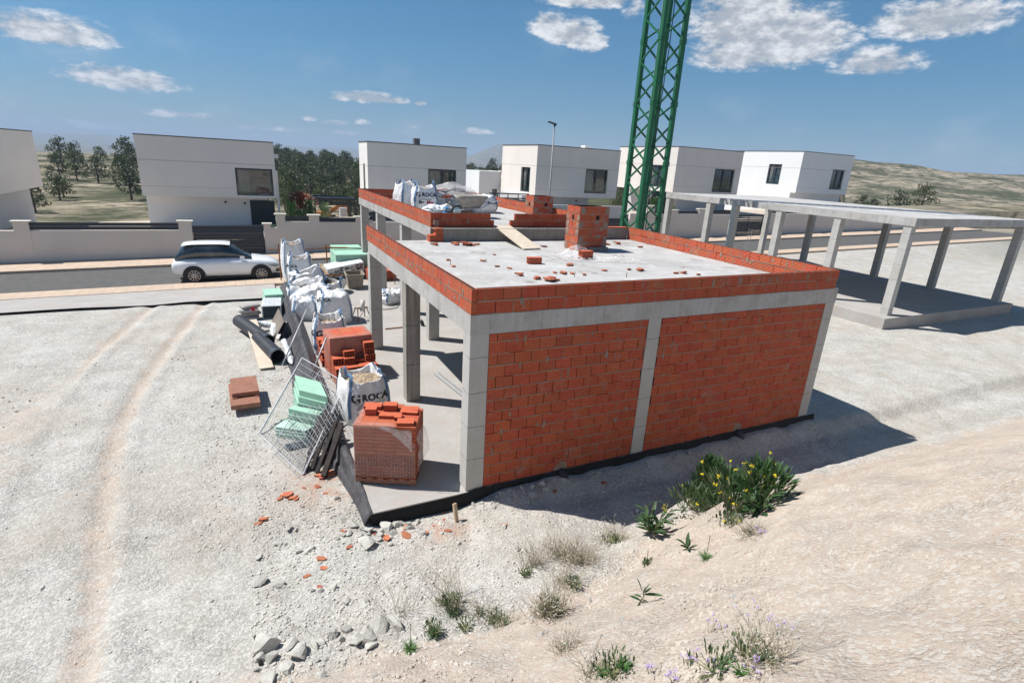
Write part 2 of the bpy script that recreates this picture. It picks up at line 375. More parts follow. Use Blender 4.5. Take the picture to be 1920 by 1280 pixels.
M['white_pack'] = simple('white_pack_film', (.72, .74, .74), (.60, .63, .63), 6, .35, .3, 14, .01, spec=.5)
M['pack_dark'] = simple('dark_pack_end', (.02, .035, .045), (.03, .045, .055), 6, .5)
M['wood'] = simple('pale_timber', (.52, .40, .27), (.40, .29, .185), 7, .8, .3, 40, .004)
M['ply'] = simple('pale_plywood', (.66, .57, .45), (.55, .46, .35), 4, .75, .15, 30, .003)
M['wood_red'] = simple('red_brown_formwork', (.34, .16, .105), (.24, .11, .075), 6, .75, .2, 30)
M['wood_dark'] = simple('weathered_dark_timber', (.022, .018, .018), (.05, .038, .034), 12, .8, .3, 40)
M['board_grey'] = simple('grey_brown_board', (.26, .225, .185), (.21, .18, .15), 2, .8, .1, 30)
def membrane():
    k = N('dimpled_black_membrane'); d = k.vor(42, 'Distance', rand=.1)
    col = k.mix(k.mr(k.noise(5, 5), .4, .7), (.050, .048, .055), (.105, .10, .105)); return k.done(col, .5, k.bump(d, .9, .02), 0, .4)
M['membrane'] = membrane()
M['bitumen'] = simple('black_bitumen', (.008, .008, .009), (.016, .016, .017), 12, .75, .6, 40, .01, spec=.3)
M['pipe'] = simple('black_corrugated_pipe', (.035, .036, .042), (.05, .05, .056), 5, .5, .1)
M['tub'] = simple('mortar_caked_tub', (.36, .31, .24), (.24, .20, .155), 9, .9, .6, 25, .012)
M['barrow'] = simple('cement_crusted_metal', (.40, .37, .32), (.27, .245, .21), 8, .85, .6, 25, .012)
M['rubber'] = simple('tyre_rubber', (.018, .018, .02), (.03, .03, .03), 10, .8)
M['wheel_blue'] = simple('pale_blue_paint', (.45, .62, .66), (.38, .52, .56), 10, .5)
M['paper'] = simple('grey_paper_sack', (.42, .40, .37), (.30, .285, .265), 7, .7, .4, 18, .012)
M['paper_white'] = simple('white_paper_sack', (.68, .66, .62), (.55, .53, .50), 7, .6, .4, 18, .012)
M['blue'] = simple('blue_sack_print', (.02, .16, .34), (.025, .20, .40), 9, .5, .2)
def stone_mat(name, c1, c2):
    k = N(name); r = k.oi(); col = k.mix(k.mr(k.noise(5, 6, .7), .35, .7), c1, c2); col = k.mix(k.mr(r, 0, 1, 0, .55), col, tuple(v*.72 for v in c2))
    col = k.mix(k.mr(k.noise(1.5, 4), .6, .75, 0, .5), col, (.46, .35, .25)); return k.done(col, .92, k.bump(k.noise(16, 7, .75), .7, .03), 0, .15)
M['stone'] = stone_mat('limestone', (.66, .64, .585), (.50, .48, .43))
M['gravel'] = simple('gravel_chips', (.60, .575, .52), (.44, .41, .36), 3, .95, .4, 60)
M['frag'] = m_brick('broken_brick', 'x', (.88, 1.35, 1.6), .35)
def leaf(name, c1, c2, t=.25, sc=4):
    k = N(name); r = k.oi(); col = k.mix(k.mr(k.noise(sc, 3), .35, .65), c1, c2)
    k.t.nodes.remove(k.b); d = k.n('ShaderNodeBsdfPrincipled'); k.l(col, d.inputs['Base Color']); d.inputs['Roughness'].default_value = .5; d.inputs['Specular IOR Level'].default_value = .35
    tr = k.n('ShaderNodeBsdfTranslucent'); k.l(k.mix(1, col, (1.3, 1.4, .7), 'MULTIPLY'), tr.inputs[0]); m = k.n('ShaderNodeMixShader'); m.inputs[0].default_value = t
    k.l(d.outputs[0], m.inputs[1]); k.l(tr.outputs[0], m.inputs[2]); k.l(m.outputs[0], k.out.inputs[0]); return k.m
M['leaf_dark'] = leaf('dark_leaf', (.050, .105, .042), (.085, .15, .065))
M['leaf_grey'] = leaf('grey_green_leaf', (.095, .15, .075), (.15, .20, .12))
M['leaf_bright'] = leaf('bright_leaf', (.07, .17, .04), (.11, .22, .06))
M['dry'] = leaf('dry_grass', (.52, .45, .34), (.40, .34, .25), .2)
M['drygreen'] = leaf('half_dry_grass', (.20, .22, .11), (.30, .27, .16), .2)
M['fluff'] = simple('pale_seed_heads', (.62, .59, .53), (.50, .46, .41), 20, .9, 0)
M['yellow'] = simple('yellow_petals', (.72, .58, .03), (.62, .48, .02), 20, .6, 0)
M['purple'] = simple('lilac_petals', (.42, .30, .58), (.52, .40, .66), 20, .6, 0)
M['stem'] = simple('plant_stem', (.22, .24, .11), (.27, .24, .14), 10, .8, 0)
M['pine1'] = leaf('pine_foliage', (.058, .072, .034), (.085, .102, .046), .2, .6)
M['pine2'] = leaf('lighter_pine_foliage', (.080, .095, .040), (.115, .13, .055), .2, .6)
M['bark'] = simple('grey_bark', (.16, .12, .09), (.10, .075, .06), 9, .9, .5, 30, .02)
M['car_paint'] = simple('white_car_paint', (.86, .87, .88), (.84, .85, .86), 1, .18, 0, spec=.6)
M['car_black'] = simple('black_trim', (.012, .012, .014), (.018, .018, .02), 5, .5)
M['alloy'] = simple('alloy_wheel', (.45, .45, .46), (.38, .38, .4), 5, .3, 0, metal=.8)
M['lens'] = simple('headlight_lens', (.10, .11, .12), (.35, .36, .38), 14, .08, 0, spec=.9)
M['terra'] = simple('red_brown_leaves', (.20, .07, .045), (.28, .11, .06), 9, .8)
M['vent_shade'] = simple('vent_hole_shade', (.02, .012, .01), (.03, .02, .015), 5, .95)  # near-black colour stands in for the shade inside the vent openings
# ---------------------------------------------------------------- ground, road, pavements
def ax(lo, hi, fine, outs):
    a = list(np.arange(lo, hi+1e-6, fine)); l = list(a)
    for (to, n, sgn) in outs:
        s = hi if sgn > 0 else lo
        w = np.geomspace(1, 1+abs(to-s), n+1)[1:]-1
        for q in w: l.append(s+sgn*q)
    return np.array(sorted(set(np.round(l, 4))))
xs = np.concatenate([ax(-7, 9, .07, []), ax(9.4, 60, .9, []), -ax(7.4, 50, .9, [])[::-1]])
ys = np.concatenate([ax(-8.4, 1.2, .06, []), ax(1.4, 19, .28, []), ax(19.4, 26.6, .6, []), np.array([26.7]), ax(27.4, 70, 1.3, []), -ax(8.6, 20, .6, [])])
fx_ = np.geomspace(1, 9000, 95); xs = np.unique(np.round(np.concatenate([xs, 60+fx_, -50-fx_]), 3))
fy_ = np.geomspace(1.5, 9000, 130); ys = np.unique(np.round(np.concatenate([ys, 70+fy_, -20-np.geomspace(1, 3000, 20)]), 3))
GX, GY = np.meshgrid(xs, ys); GZ = hgt(GX, GY)
# the house slab keeps the ground below it
GZ = np.where((GX > -1.45) & (GX < 8.6) & (GY > .25) & (GY < 18.2), np.minimum(GZ, -.42), GZ)
nx, ny = len(xs), len(ys)
V = np.stack([GX.ravel(), GY.ravel(), GZ.ravel()], 1)
ii = (np.arange(ny-1)[:, None]*nx+np.arange(nx-1)[None, :]).ravel()
Q = np.stack([ii, ii+1, ii+nx+1, ii+nx], 1)
me = bpy.data.meshes.new('ground'); me.vertices.add(len(V)); me.vertices.foreach_set('co', V.ravel().astype('f'))
me.loops.add(Q.size); me.loops.foreach_set('vertex_index', Q.ravel().astype('i')); me.polygons.add(len(Q))
me.polygons.foreach_set('loop_start', np.arange(0, Q.size, 4).astype('i')); me.polygons.foreach_set('loop_total', np.full(len(Q), 4, 'i'))
me.polygons.foreach_set('use_smooth', np.ones(len(Q), bool)); me.update(); me.validate()
soil = np.clip(.5+(toe(GX)-GY+.25*fbm(GX*1.2, GY*1.2))*1.6, 0, 1); soil = np.where(GY > 1, .25, soil)
for xr in (-5.1, -6.75): soil = np.maximum(soil, .62*np.exp(-((GX-xr+.5*np.sin(GY*.28))/.30)**2)*sm(19, 15, GY)*sm(-7, -4, GY)); soil = np.where(GY > 26, .9, soil)
far = np.maximum(sm(44, 60, GY), sm(40, 90, np.abs(GX)))
rub = np.exp(-((GX+2.0)**2/.35+(GY-1.5)**2/.5))*.9+np.exp(-((GX+.55)**2/.15+(GY+.6)**2/.06))*.9
col = np.stack([soil.ravel(), far.ravel(), np.clip(rub, 0, 1).ravel(), np.ones(soil.size)], 1)
ca = me.color_attributes.new('Land', 'FLOAT_COLOR', 'POINT'); ca.data.foreach_set('color', col.ravel().astype('f'))
me.materials.append(M['ground']); ground = struct(link('ground', me))

def strip(name, y0, y1, dz, mat, kerb=None, x0=-38, x1=70):
    b = MB(); P = []
    X = np.linspace(x0, x1, 60)
    top = lambda x: float(street(x))+dz
    b.grid([[(x, y0, top(x)) for x in X], [(x, y1, top(x)) for x in X]])
    for yk in (kerb or ()):
        b.grid([[(x, yk, top(x)-.16) for x in X], [(x, yk, top(x)) for x in X]])
    return struct(b.build(name, mat))
strip('road', 19.62, 24.2, .004, M['asphalt'])
strip('pavement', 24.2, 26.62, .12, M['tile'], (24.2,))
b = MB()
X = np.linspace(-38, 70, 60); b.grid([[(x, 18.5, float(street(x))+.1) for x in X], [(x, 19.62, float(street(x))+.1) for x in X]]); b.grid([[(x, 19.62, float(street(x))-.06) for x in X], [(x, 19.62, float(street(x))+.1) for x in X]][::-1])
b.grid([[(x, 18.5, float(street(x))-.3) for x in X], [(x, 18.5, float(street(x))+.1) for x in X]])
struct(b.build('pavement', M['tile']))
b = MB()
X = np.linspace(-22, -2.05, 20); Y = np.linspace(15.4, 18.5, 6); b.grid([[(x, y, float(hgt(x, y))+.10) for x in X] for y in Y])
struct(b.build('concrete_path', M['conc_floor']))

# ---------------------------------------------------------------- brickwork
def tone(r=rnd):
    q = r.random(); v = r.uniform(.93, 1.06)
    if q < .05: return (v*.88, v*.98, v*1.02, 1)
    if q < .2: return (v*.96, v*1.13, v*1.08, 1)
    return (v, v*r.uniform(.88, 1.12), v, 1)
def brick_wall(mb, mm, md, o, ud, nd, L, z0, hs, bl=.30, t=.10, both=False, shift0=0, seed=1, beds=.9, fill=.22, ends=()):
    r = random.Random(seed); o = Vector(o); ud = Vector(ud); nd = Vector(nd); z = z0
    def bx(m, u0, u1, za, zb, d0, d1):
        a = o+ud*u0; p = [a+nd*d0, a+ud*(u1-u0)+nd*d0, a+ud*(u1-u0)+nd*d1, a+nd*d1]
        vs = [(q.x, q.y, za) for q in p]+[(q.x, q.y, zb) for q in p]
        fl = ud.cross(nd).z*(d1-d0) < 0
        fs = [(0,3,2,1),(4,5,6,7),(0,1,5,4),(1,2,6,5),(2,3,7,6),(3,0,4,7)]
        if fl: fs = [f[::-1] for f in fs]
        m.add(vs, fs)
    for k, h in enumerate(hs):
        s = -(bl/2 if k % 2 else 0)-shift0-r.uniform(0, .04); u = s
        lo, hi = (ends[k] if k < len(ends) else (0, L))
        while u < hi:
            bw = bl*r.uniform(.97, 1.03); u0 = max(u, lo); u1 = min(u+bw, hi); g = r.uniform(.009, .017)
            if u1-u0 > .03:
                mb.cur = tone(r); j = r.uniform(-.002, .002)
                bx(mb, u0+(g/2 if u0 > lo else 0), u1-(g/2 if u1 < hi else 0), z+.006+r.uniform(-.0015, .0015), z+h-.005, j, -t+(-j if both else .004))
                if r.random() < fill and u1 < hi:
                    zz = z+.01; n = r.randint(2, 4)
                    for q in range(n):
                        w = r.uniform(.006, .018); bx(mm, u1-w/2+r.uniform(-.004, .004), u1+w/2, z+.008+q*(h-.016)/n, z+.008+(q+1)*(h-.016)/n, r.uniform(.0005, .003), -.03)
            u += bw
        bx(md, lo+.004, hi-.004, z, z+h-(.004 if k == len(hs)-1 else 0), -.013, -t+(.013 if both else 0))
        # mortar squeezed out of the bed joint under this course
        for sgn in ((1, -1) if both else (1,)):
            uu = lo
            while uu < hi-.02:
                st = min(r.uniform(.05, .13), hi-uu); q = nz(uu*2.3, z*9, seed*3.1)
                if q > -.42+(1-beds):
                    hh = .003+max(0, q)*.013+r.uniform(0, .004); d = r.uniform(.0005, .0045)
                    if sgn > 0: bx(mm, uu, uu+st, z-.002-hh*.5, z+.005+hh*.9, d, -.02)
                    else: bx(mm, uu, uu+st, z-.002-hh*.5, z+.005+hh*.9, -t-d, -t+.02)
                uu += st
        z += h
def smear(mm, o, ud, nd, u, z, w, h, seed):
    """a dab of mortar, a few millimetres thick, with an uneven edge"""
    o = Vector(o); ud = Vector(ud); nd = Vector(nd); c = o+ud*u+Vector((0, 0, z)); n = 14; ring = []; low = []
    for k in range(n):
        a = 2*math.pi*k/n; q = 1+.55*nz(math.cos(a)*1.3, math.sin(a)*1.3, seed*7.7)
        p = ud*(math.cos(a)*w/2*q)+Vector((0, 0, math.sin(a)*h/2*q)); ring.append(c+p*.8+nd*.006); low.append(c+p+nd*.0005)
    mm.add([c+nd*.009]+ring+low, [(0, 1+k, 1+(k+1) % n) for k in range(n)]+[(1+k, 1+n+k, 1+n+(k+1) % n, 1+(k+1) % n) for k in range(n)])

house = thing('unfinished_house', 'unfinished house of red brick and bare concrete with two flat roofs and an open colonnade', 'house')
# slab
b = MB(); b.box((-1.55, -.03, -.5), (8.75, 18.45, 0)); b.build('floor_slab', M['conc_floor'], house)
b = MB(); r = random.Random(2)
P = [[], [], []]
for i in range(90):
    x = -1.57+10.4*i/89; w = .012*nz(x*3, 0, 2); k = min(1, max(0, (x+.1)*4)) if x > -.1 else 0
    top = -.012+.035*k+.02*nz(x*6, 4, 1)*k if x > -.1 else -.02
    P[0].append((x, -.028, top)); P[1].append((x, -.045-w, top-.02)); P[2].append((x, -.06-.03*abs(nz(x*2, 9, 3)), -.55))
b.grid(P); b.build('damp_proof_sheet', M['bitumen'], house, True)
# columns
def column(x, y, z0, z1, w=.316, d=.30, mat='conc_col', y0=None):
    b = MB(); b.box((x, y, z0), (x+w, y+d, z1))
    o = b.build('column', M[mat], house); bv = o.modifiers.new('edge', 'BEVEL'); bv.width = .008; bv.segments = 2; return o
column(0, 0, 0, ZB); column(0, 3.72, 0, ZB, mat='conc_board'); column(0, 7.44, 0, ZB)
column(3.442, .002, 0, ZB, .29); column(8.31, .002, 0, ZB, .30)
column(8.31, 7.44, 0, ZB); column(8.31, 3.72, 0, ZB); column(4.3, 7.42, 0, UB)
for y in (7.78, 10.87, 14.66, 17.95): column(1.78, y, 0, UB, .33)
for y in (10.87, 14.66, 17.95): column(6.8, y, 0, UB, .33)
def slab(name, a, c, top_mat, side_mat, par=house):
    b = MB(); x0, y0, z0 = a; x1, y1, z1 = c
    b.mi = 1; b.box(a, (x1, y1, z1-.002)); b.mi = 0; b.quad([(x0, y0, z1), (x1, y0, z1), (x1, y1, z1), (x0, y1, z1)]); return b.build(name, [M[top_mat], M[side_mat]], par)
slab('roof_slab', (-.004, -.006, ZB), (8.613, 7.60, ZS), 'roof', 'conc_beam')
slab('roof_slab', (1.75, 7.604, UB), (7.16, 18.32, US), 'roof', 'conc_beam')
# step between the roofs and upstand on the right
b = MB(); b.box((2.02, 7.30, ZS-.01), (7.16, 7.604, US-.004)); b.build('roof_edge_beam', M['conc_dirty'], house)
b = MB(); b.box((7.17, 7.42, ZS-.01), (8.50, 7.60, US)); b.build('roof_upstand', M['conc_dirty'], house)
b = MB(); mm = MB(); md = MB()
brick_wall(b, mm, md, (7.17, 7.41, 0), (1, 0, 0), (0, -1, 0), 1.33, US+.002, [.034], .3, .20, seed=31); b.build('coping_brick', M['brickX'], house)
b = MB(); x0 = 1.76; z = UB+.29
b.box((1.75, 7.30, US-.02), (2.02, 7.60, US-.003)); b.box((1.856, 7.53, US-.001), (1.975, 7.602, US+.195)); b.build('mortar_bed', M['mortar'], house)

def bw(name, specs, smears=0, sseed=5):
    b = MB(); mm = MB(); md = MB()
    for s in specs: brick_wall(b, mm, md, **s)
    r = random.Random(sseed)
    for k in range(smears):
        s = r.choice(specs); H = sum(s['hs'])
        smear(mm, s['o'], s['ud'], s['nd'], r.uniform(.1, s['L']-.1), s['z0']+r.uniform(.08, H-.05), r.uniform(.03, .09), r.uniform(.06, .17), k+sseed)
    o = b.build(name, M['brickX'], house); md.build('joint_backing', M['joint_shade'], o); mm.build('mortar_joints', M['mortar'], o); return o
hs = [.2]*13+[.145]
bw('brick_wall', [dict(o=(.322, .006, 0), ud=(1,0,0), nd=(0,-1,0), L=3.115, z0=.002, hs=hs, bl=.31, t=.14, seed=3)], 16, 5)
bw('brick_wall', [dict(o=(3.738, .004, 0), ud=(1,0,0), nd=(0,-1,0), L=4.567, z0=.002, hs=hs, bl=.31, t=.14, seed=8, shift0=.12)], 8, 15)
h2 = [.2, .2]
bw('parapet', [dict(o=(0, 7.76, 0), ud=(0,-1,0), nd=(-1,0,0), L=7.76, z0=ZS, hs=h2, bl=.30, t=.09, both=True, seed=12)], 34, 25)
bw('parapet', [dict(o=(.095, 0, 0), ud=(1,0,0), nd=(0,-1,0), L=8.42, z0=ZS, hs=h2, bl=.31, t=.09, both=True, seed=13, fill=.6)], 10, 35)
bw('parapet', [dict(o=(8.525, .1, 0), ud=(0,1,0), nd=(-1,0,0), L=7.3, z0=ZS, hs=h2, bl=.31, t=.09, both=True, seed=14, fill=.6)], 16, 45)
bw('parapet', [dict(o=(1.755, 18.31, 0), ud=(0,-1,0), nd=(-1,0,0), L=10.71, z0=US, hs=h2, bl=.30, t=.09, both=True, seed=15)], 40, 55)
bw('parapet', [dict(o=(1.85, 7.605, 0), ud=(1,0,0), nd=(0,-1,0), L=1.9, z0=US, hs=h2, bl=.42, t=.09, both=True, seed=16, ends=[(.12, 1.86), (0, 1.74)], fill=.5)], 3, 65)
bw('parapet', [dict(o=(4.25, 7.605, 0), ud=(1,0,0), nd=(0,-1,0), L=2.9, z0=US, hs=h2, bl=.42, t=.09, both=True, seed=17, ends=[(0, 2.9), (.15, 2.9)], fill=.5)], 3, 75)
bw('parapet', [dict(o=(1.85, 18.22, 0), ud=(1,0,0), nd=(0,-1,0), L=5.2, z0=US, hs=h2, bl=.31, t=.09, both=True, seed=18)], 3, 85)
bw('parapet', [dict(o=(7.07, 7.71, 0), ud=(0,1,0), nd=(-1,0,0), L=10.5, z0=US, hs=h2, bl=.31, t=.09, both=True, seed=19)], 10, 95)
b = MB(); b.cur = tone(); b.box((1.62, 7.24, ZS), (2.01, 7.50, ZS+.185)); b.cur = tone(); b.box((1.80, 7.25, ZS+.19), (2.01, 7.50, ZS+.37)); b.build('corner_bricks', M['brickX'], house)
def chimney(x0, y0, w, d, z0, n, seed):
    b = MB(); mm = MB(); md = MB(); t = .09
    S = [dict(o=(x0, y0, 0), ud=(1,0,0), nd=(0,-1,0), L=w), dict(o=(x0, y0+d, 0), ud=(0,-1,0), nd=(-1,0,0), L=d-t), dict(o=(x0+w, y0+d, 0), ud=(-1,0,0), nd=(0,1,0), L=w-t), dict(o=(x0+w, y0+t, 0), ud=(0,1,0), nd=(1,0,0), L=d-2*t)]
    for i, s in enumerate(S): brick_wall(b, mm, md, z0=z0, hs=[.2]*n, bl=.42 if i % 2 == 0 else .30, t=t, seed=seed+i, fill=.8, beds=1.1, shift0=.1*i, **s)
    o = b.build('chimney', M['brickX'], house); md.build('joint_backing', M['joint_shade'], o); q = MB()
    r = random.Random(seed)
    for k in range(n):                                              # mortar plugs at the toothed corners
        z = z0+.2*k+.1
        for (cx, cy, ud, nd) in ((x0, y0, (1,0,0), (0,-1,0)), (x0, y0, (0,1,0), (-1,0,0)), (x0+w, y0, (-1,0,0), (0,-1,0)), (x0, y0+d, (0,-1,0), (-1,0,0))):
            if (k + (1 if ud[0] else 0)) % 2 == 0 or r.random() < .2:
                ww = r.uniform(.10, .19); a = Vector((cx, cy, 0)); u = Vector(ud); nn = Vector(nd)
                smear(q, a, u, nn, ww*.52, z, ww*1.05, .20, k*3+seed)
    for k in range(7): smear(q, (x0, y0, 0), (1,0,0), (0,-1,0), r.uniform(.2, w-.1), z0+.2*r.randint(1, n-1), r.uniform(.10, .24), .09, k+90+seed)
    mm.build('mortar_joints', M['mortar'], o); q.build('mortar_patch', M['mortar'], o)
    h = MB(); zz = z0+.2*(n-2)+.1
    h.box((x0+w*.56, y0-.012, zz-.05), (x0+w*.56+.10, y0+.01, zz+.055)); h.box((x0-.012, y0+d*.42, zz-.06), (x0+.01, y0+d*.42+.09, zz+.06)); h.build('vent_hole', M['vent_shade'], o)  # dark boxes on the brick face, shade of the openings painted in
    return o
chimney(5.20, 5.30, .96, .66, ZS, 6, 41); chimney(6.22, 9.9, .80, .62, US, 4, 51)
b = MB(); b.box((5.55, 5.20, ZS), (6.17, 5.295, ZS+.11)); b.build('concrete_kerb', M['conc_dirty'], house)
for (x, y) in ((1.86, -.07), (6.33, -.07)):
    b = MB(); b.tube([(x, .05, -.02), (x, -.07, -.03), (x+.01, -.13, -.09), (x+.02, -.15, -.22), (x+.02, -.16, -.4)], .075, 14); o = b.build('drain_pipe', M['pipe'], house, True)
    q = MB(); smear(q, (x, .004, 0), (1, 0, 0), (0, -1, 0), 0, .06, .26, .20, x); q.build('mortar_collar', M['mortar'], o)
b = MB(); r = random.Random(4)
for (x, y) in ((4.32, 1.9), (1.05, 3.9), (3.2, 2.2)): b.tube([(x, y, ZS), (x, y, ZS+.12)], .007, 6)
b.build('rebar_stub', M['rust'], house)
# ---------------------------------------------------------------- second concrete frame on the next plot
fr = thing('concrete_frame', 'bare concrete frame of a second house with flat slab and square columns', 'concrete frame')
fx0, fy1, fz = 19.6, 18.4, 4.14
b = MB(); b.mi = 1; b.box((fx0, 4.6, fz-.30), (fx0+9, fy1, fz-.002)); b.mi = 0; b.quad([(fx0, 4.6, fz), (fx0+9, 4.6, fz), (fx0+9, fy1, fz), (fx0, fy1, fz)]); b.build('roof_slab', [M['roof'], M['conc_beam']], fr)
b = MB(); b.box((fx0-.6, 4.4, -.5), (fx0+9.3, fy1+.2, .35)); b.build('floor_slab', M['conc_floor'], fr)
for y in (18.08, 14.85, 13.1, 10.4, 7.5, 4.7):
    for x in (fx0+.03, fx0+8.6):
        b = MB(); b.box((x, y, .35), (x+.30, y+.30, fz-.30)); b.build('column', M['conc_col'], fr)
for (px, py) in ((1402, 447), (1407, 447)):
    p = at(px, py, 0, 17.5); b = MB(); b.tube([(p.x, p.y, .2), (p.x, p.y, 3.05)], .012, 6)
    tag(b.build('starter_bar', M['steel_grey']), 'thin upright steel bar standing beside the second concrete frame', 'steel bar', 'steel bars by the second frame')
# ---------------------------------------------------------------- crane mast
cx, cy, cw = 15.05, 15.0, 1.28
cr = thing('tower_crane', 'green lattice mast of a tower crane rising behind the unfinished house', 'tower crane', (cx, cy, 0))
top = 27
cor = [(0, 0), (cw, 0), (cw, cw), (0, cw)]
for (a, c) in cor:
    b = MB(); w = .10
    b.box((a-w, c-w, -.3), (a+w, c+w, top))
    for zj in np.arange(2.9, top, 2.745): b.box((a-w-.025, c-w-.025, zj-.10), (a+w+.025, c+w+.025, zj-.012)); b.box((a-w-.025, c-w-.025, zj+.012), (a+w+.025, c+w+.025, zj+.10))
    b.build('leg', M['green'], cr)
n = 29; dz = .915; z0 = .2
for f in range(4):
    p = Vector((*cor[f], 0)); q = Vector((*cor[(f+1) % 4], 0)); nd = (q-p).normalized().cross(Vector((0, 0, 1)))
    for k in range(n):
        za = z0+dz*k; zb = za+dz; o1 = nd*.05; o2 = nd*.0
        b = MB()
        if (k+(f > 1)) % 2 == 0: b.bar(p+Vector((0, 0, za))+o1, q+Vector((0, 0, zb))+o1, .07, .07)
        else: b.bar(q+Vector((0, 0, za))+o1, p+Vector((0, 0, zb))+o1, .07, .07)
        b.build('brace', M['green'], cr)
b = MB(); b.box((-.9, -.9, -.45), (cw+.9, cw+.9, -.05)); b.build('footing', M['conc_beam'], cr)
b = MB(); b.tube([(cw*.52+.05*math.sin(z*.7), .25, z) for z in np.linspace(0, top, 40)], .022, 6); b.build('power_cable', M['cable'], cr)
b = MB()
for z in np.arange(.3, top, .3): b.tube([(.22, .18, z), (.22, .50, z)], .010, 5)
b.tube([(.22, .18, 0), (.22, .18, top)], .014, 6); b.tube([(.22, .50, 0), (.22, .50, top)], .014, 6); b.build('ladder', M['galv'], cr)

# ---------------------------------------------------------------- villas
def wallq(b, o, ud, L, z0, z1, holes, dep=.22):
    """a rendered face with real recesses where the windows stand"""
    o = Vector(o); ud = Vector(ud); nd = ud.cross(Vector((0, 0, 1)))
    us = sorted({0, L, *[h[0] for h in holes], *[h[1] for h in holes]}); zs = sorted({z0, z1, *[h[2] for h in holes], *[h[3] for h in holes]})
    P = lambda u, z, d=0: o+ud*u+nd*(-d)+Vector((0, 0, z))
    for i in range(len(us)-1):
        for j in range(len(zs)-1):
            um = (us[i]+us[i+1])/2; zm = (zs[j]+zs[j+1])/2
            if any(h[0] < um < h[1] and h[2] < zm < h[3] for h in holes): continue
            b.quad([P(us[i], zs[j]), P(us[i+1], zs[j]), P(us[i+1], zs[j+1]), P(us[i], zs[j+1])])
    for (a, c, e, g) in holes:
        b.quad([P(a, e), P(c, e), P(c, e, dep), P(a, e, dep)]); b.quad([P(a, g, dep), P(c, g, dep), P(c, g), P(a, g)])
        b.quad([P(a, e, dep), P(a, g, dep), P(a, g), P(a, e)]); b.quad([P(c, e), P(c, g), P(c, g, dep), P(c, e, dep)])
def window(par, o, ud, h, dep=.22, leaves=2, rail=True, curtain=.45, name='window'):
    a, c, e, g = h; o = Vector(o); ud = Vector(ud); nd = ud.cross(Vector((0, 0, 1)))
    P = lambda u, z, d: o+ud*u+nd*(-d)+Vector((0, 0, z))
    b = MB(); d = dep-.03
    def fr(u0, u1, q0, q1):
        vs = [P(u, z, dd) for dd in (d, d-.06) for (u, z) in ((u0, q0), (u1, q0), (u1, q1), (u0, q1))]; b.add(vs, [(0,3,2,1),(4,5,6,7),(0,1,5,4),(1,2,6,5),(2,3,7,6),(3,0,4,7)])
    t = .11
    fr(a, c, g-t, g); fr(a, c, e, e+t*1.6); fr(a, a+t, e+t*1.6, g-t); fr(c-t, c, e+t*1.6, g-t)
    for k in range(1, leaves):
        u = a+(c-a)*k/leaves; fr(u-t*.6, u+t*.6, e+t*1.6, g-t)
    w = b.build(name, M['dark_metal'], par)
    q = MB(); q.quad([P(a, e, dep-.01), P(c, e, dep-.01), P(c, g, dep-.01), P(a, g, dep-.01)]); q.build('pane', M['glass'], w)
    if curtain:
        q = MB(); q.quad([P(a+t, e+.1, dep-.016), P(a+(c-a)*curtain, e+.1, dep-.016), P(a+(c-a)*curtain, g-.08, dep-.016), P(a+t, g-.08, dep-.016)]); q.build('curtain', M['curtain'], w)
    if rail:
        q = MB(); q.quad([P(a+.03, e+.02, .03), P(c-.03, e+.02, .03), P(c-.03, e+(g-e)*.45, .03), P(a+.03, e+(g-e)*.45, .03)]); q.build('glass_guard', M['glass_clear'], w)
k = N('clear_guard_glass'); k.t.nodes.remove(k.b); tr = k.n('ShaderNodeBsdfTransparent'); tr.inputs[0].default_value = (.75, .84, .82, 1); gl = k.n('ShaderNodeBsdfGlossy'); gl.inputs['Roughness'].default_value = .02; gl.inputs[0].default_value = (.8, .9, .9, 1)
mx = k.n('ShaderNodeMixShader'); mx.inputs[0].default_value = .05; k.l(tr.outputs[0], mx.inputs[1]); k.l(gl.outputs[0], mx.inputs[2]); k.l(mx.outputs[0], k.out.inputs[0]); M['glass_clear'] = k.m

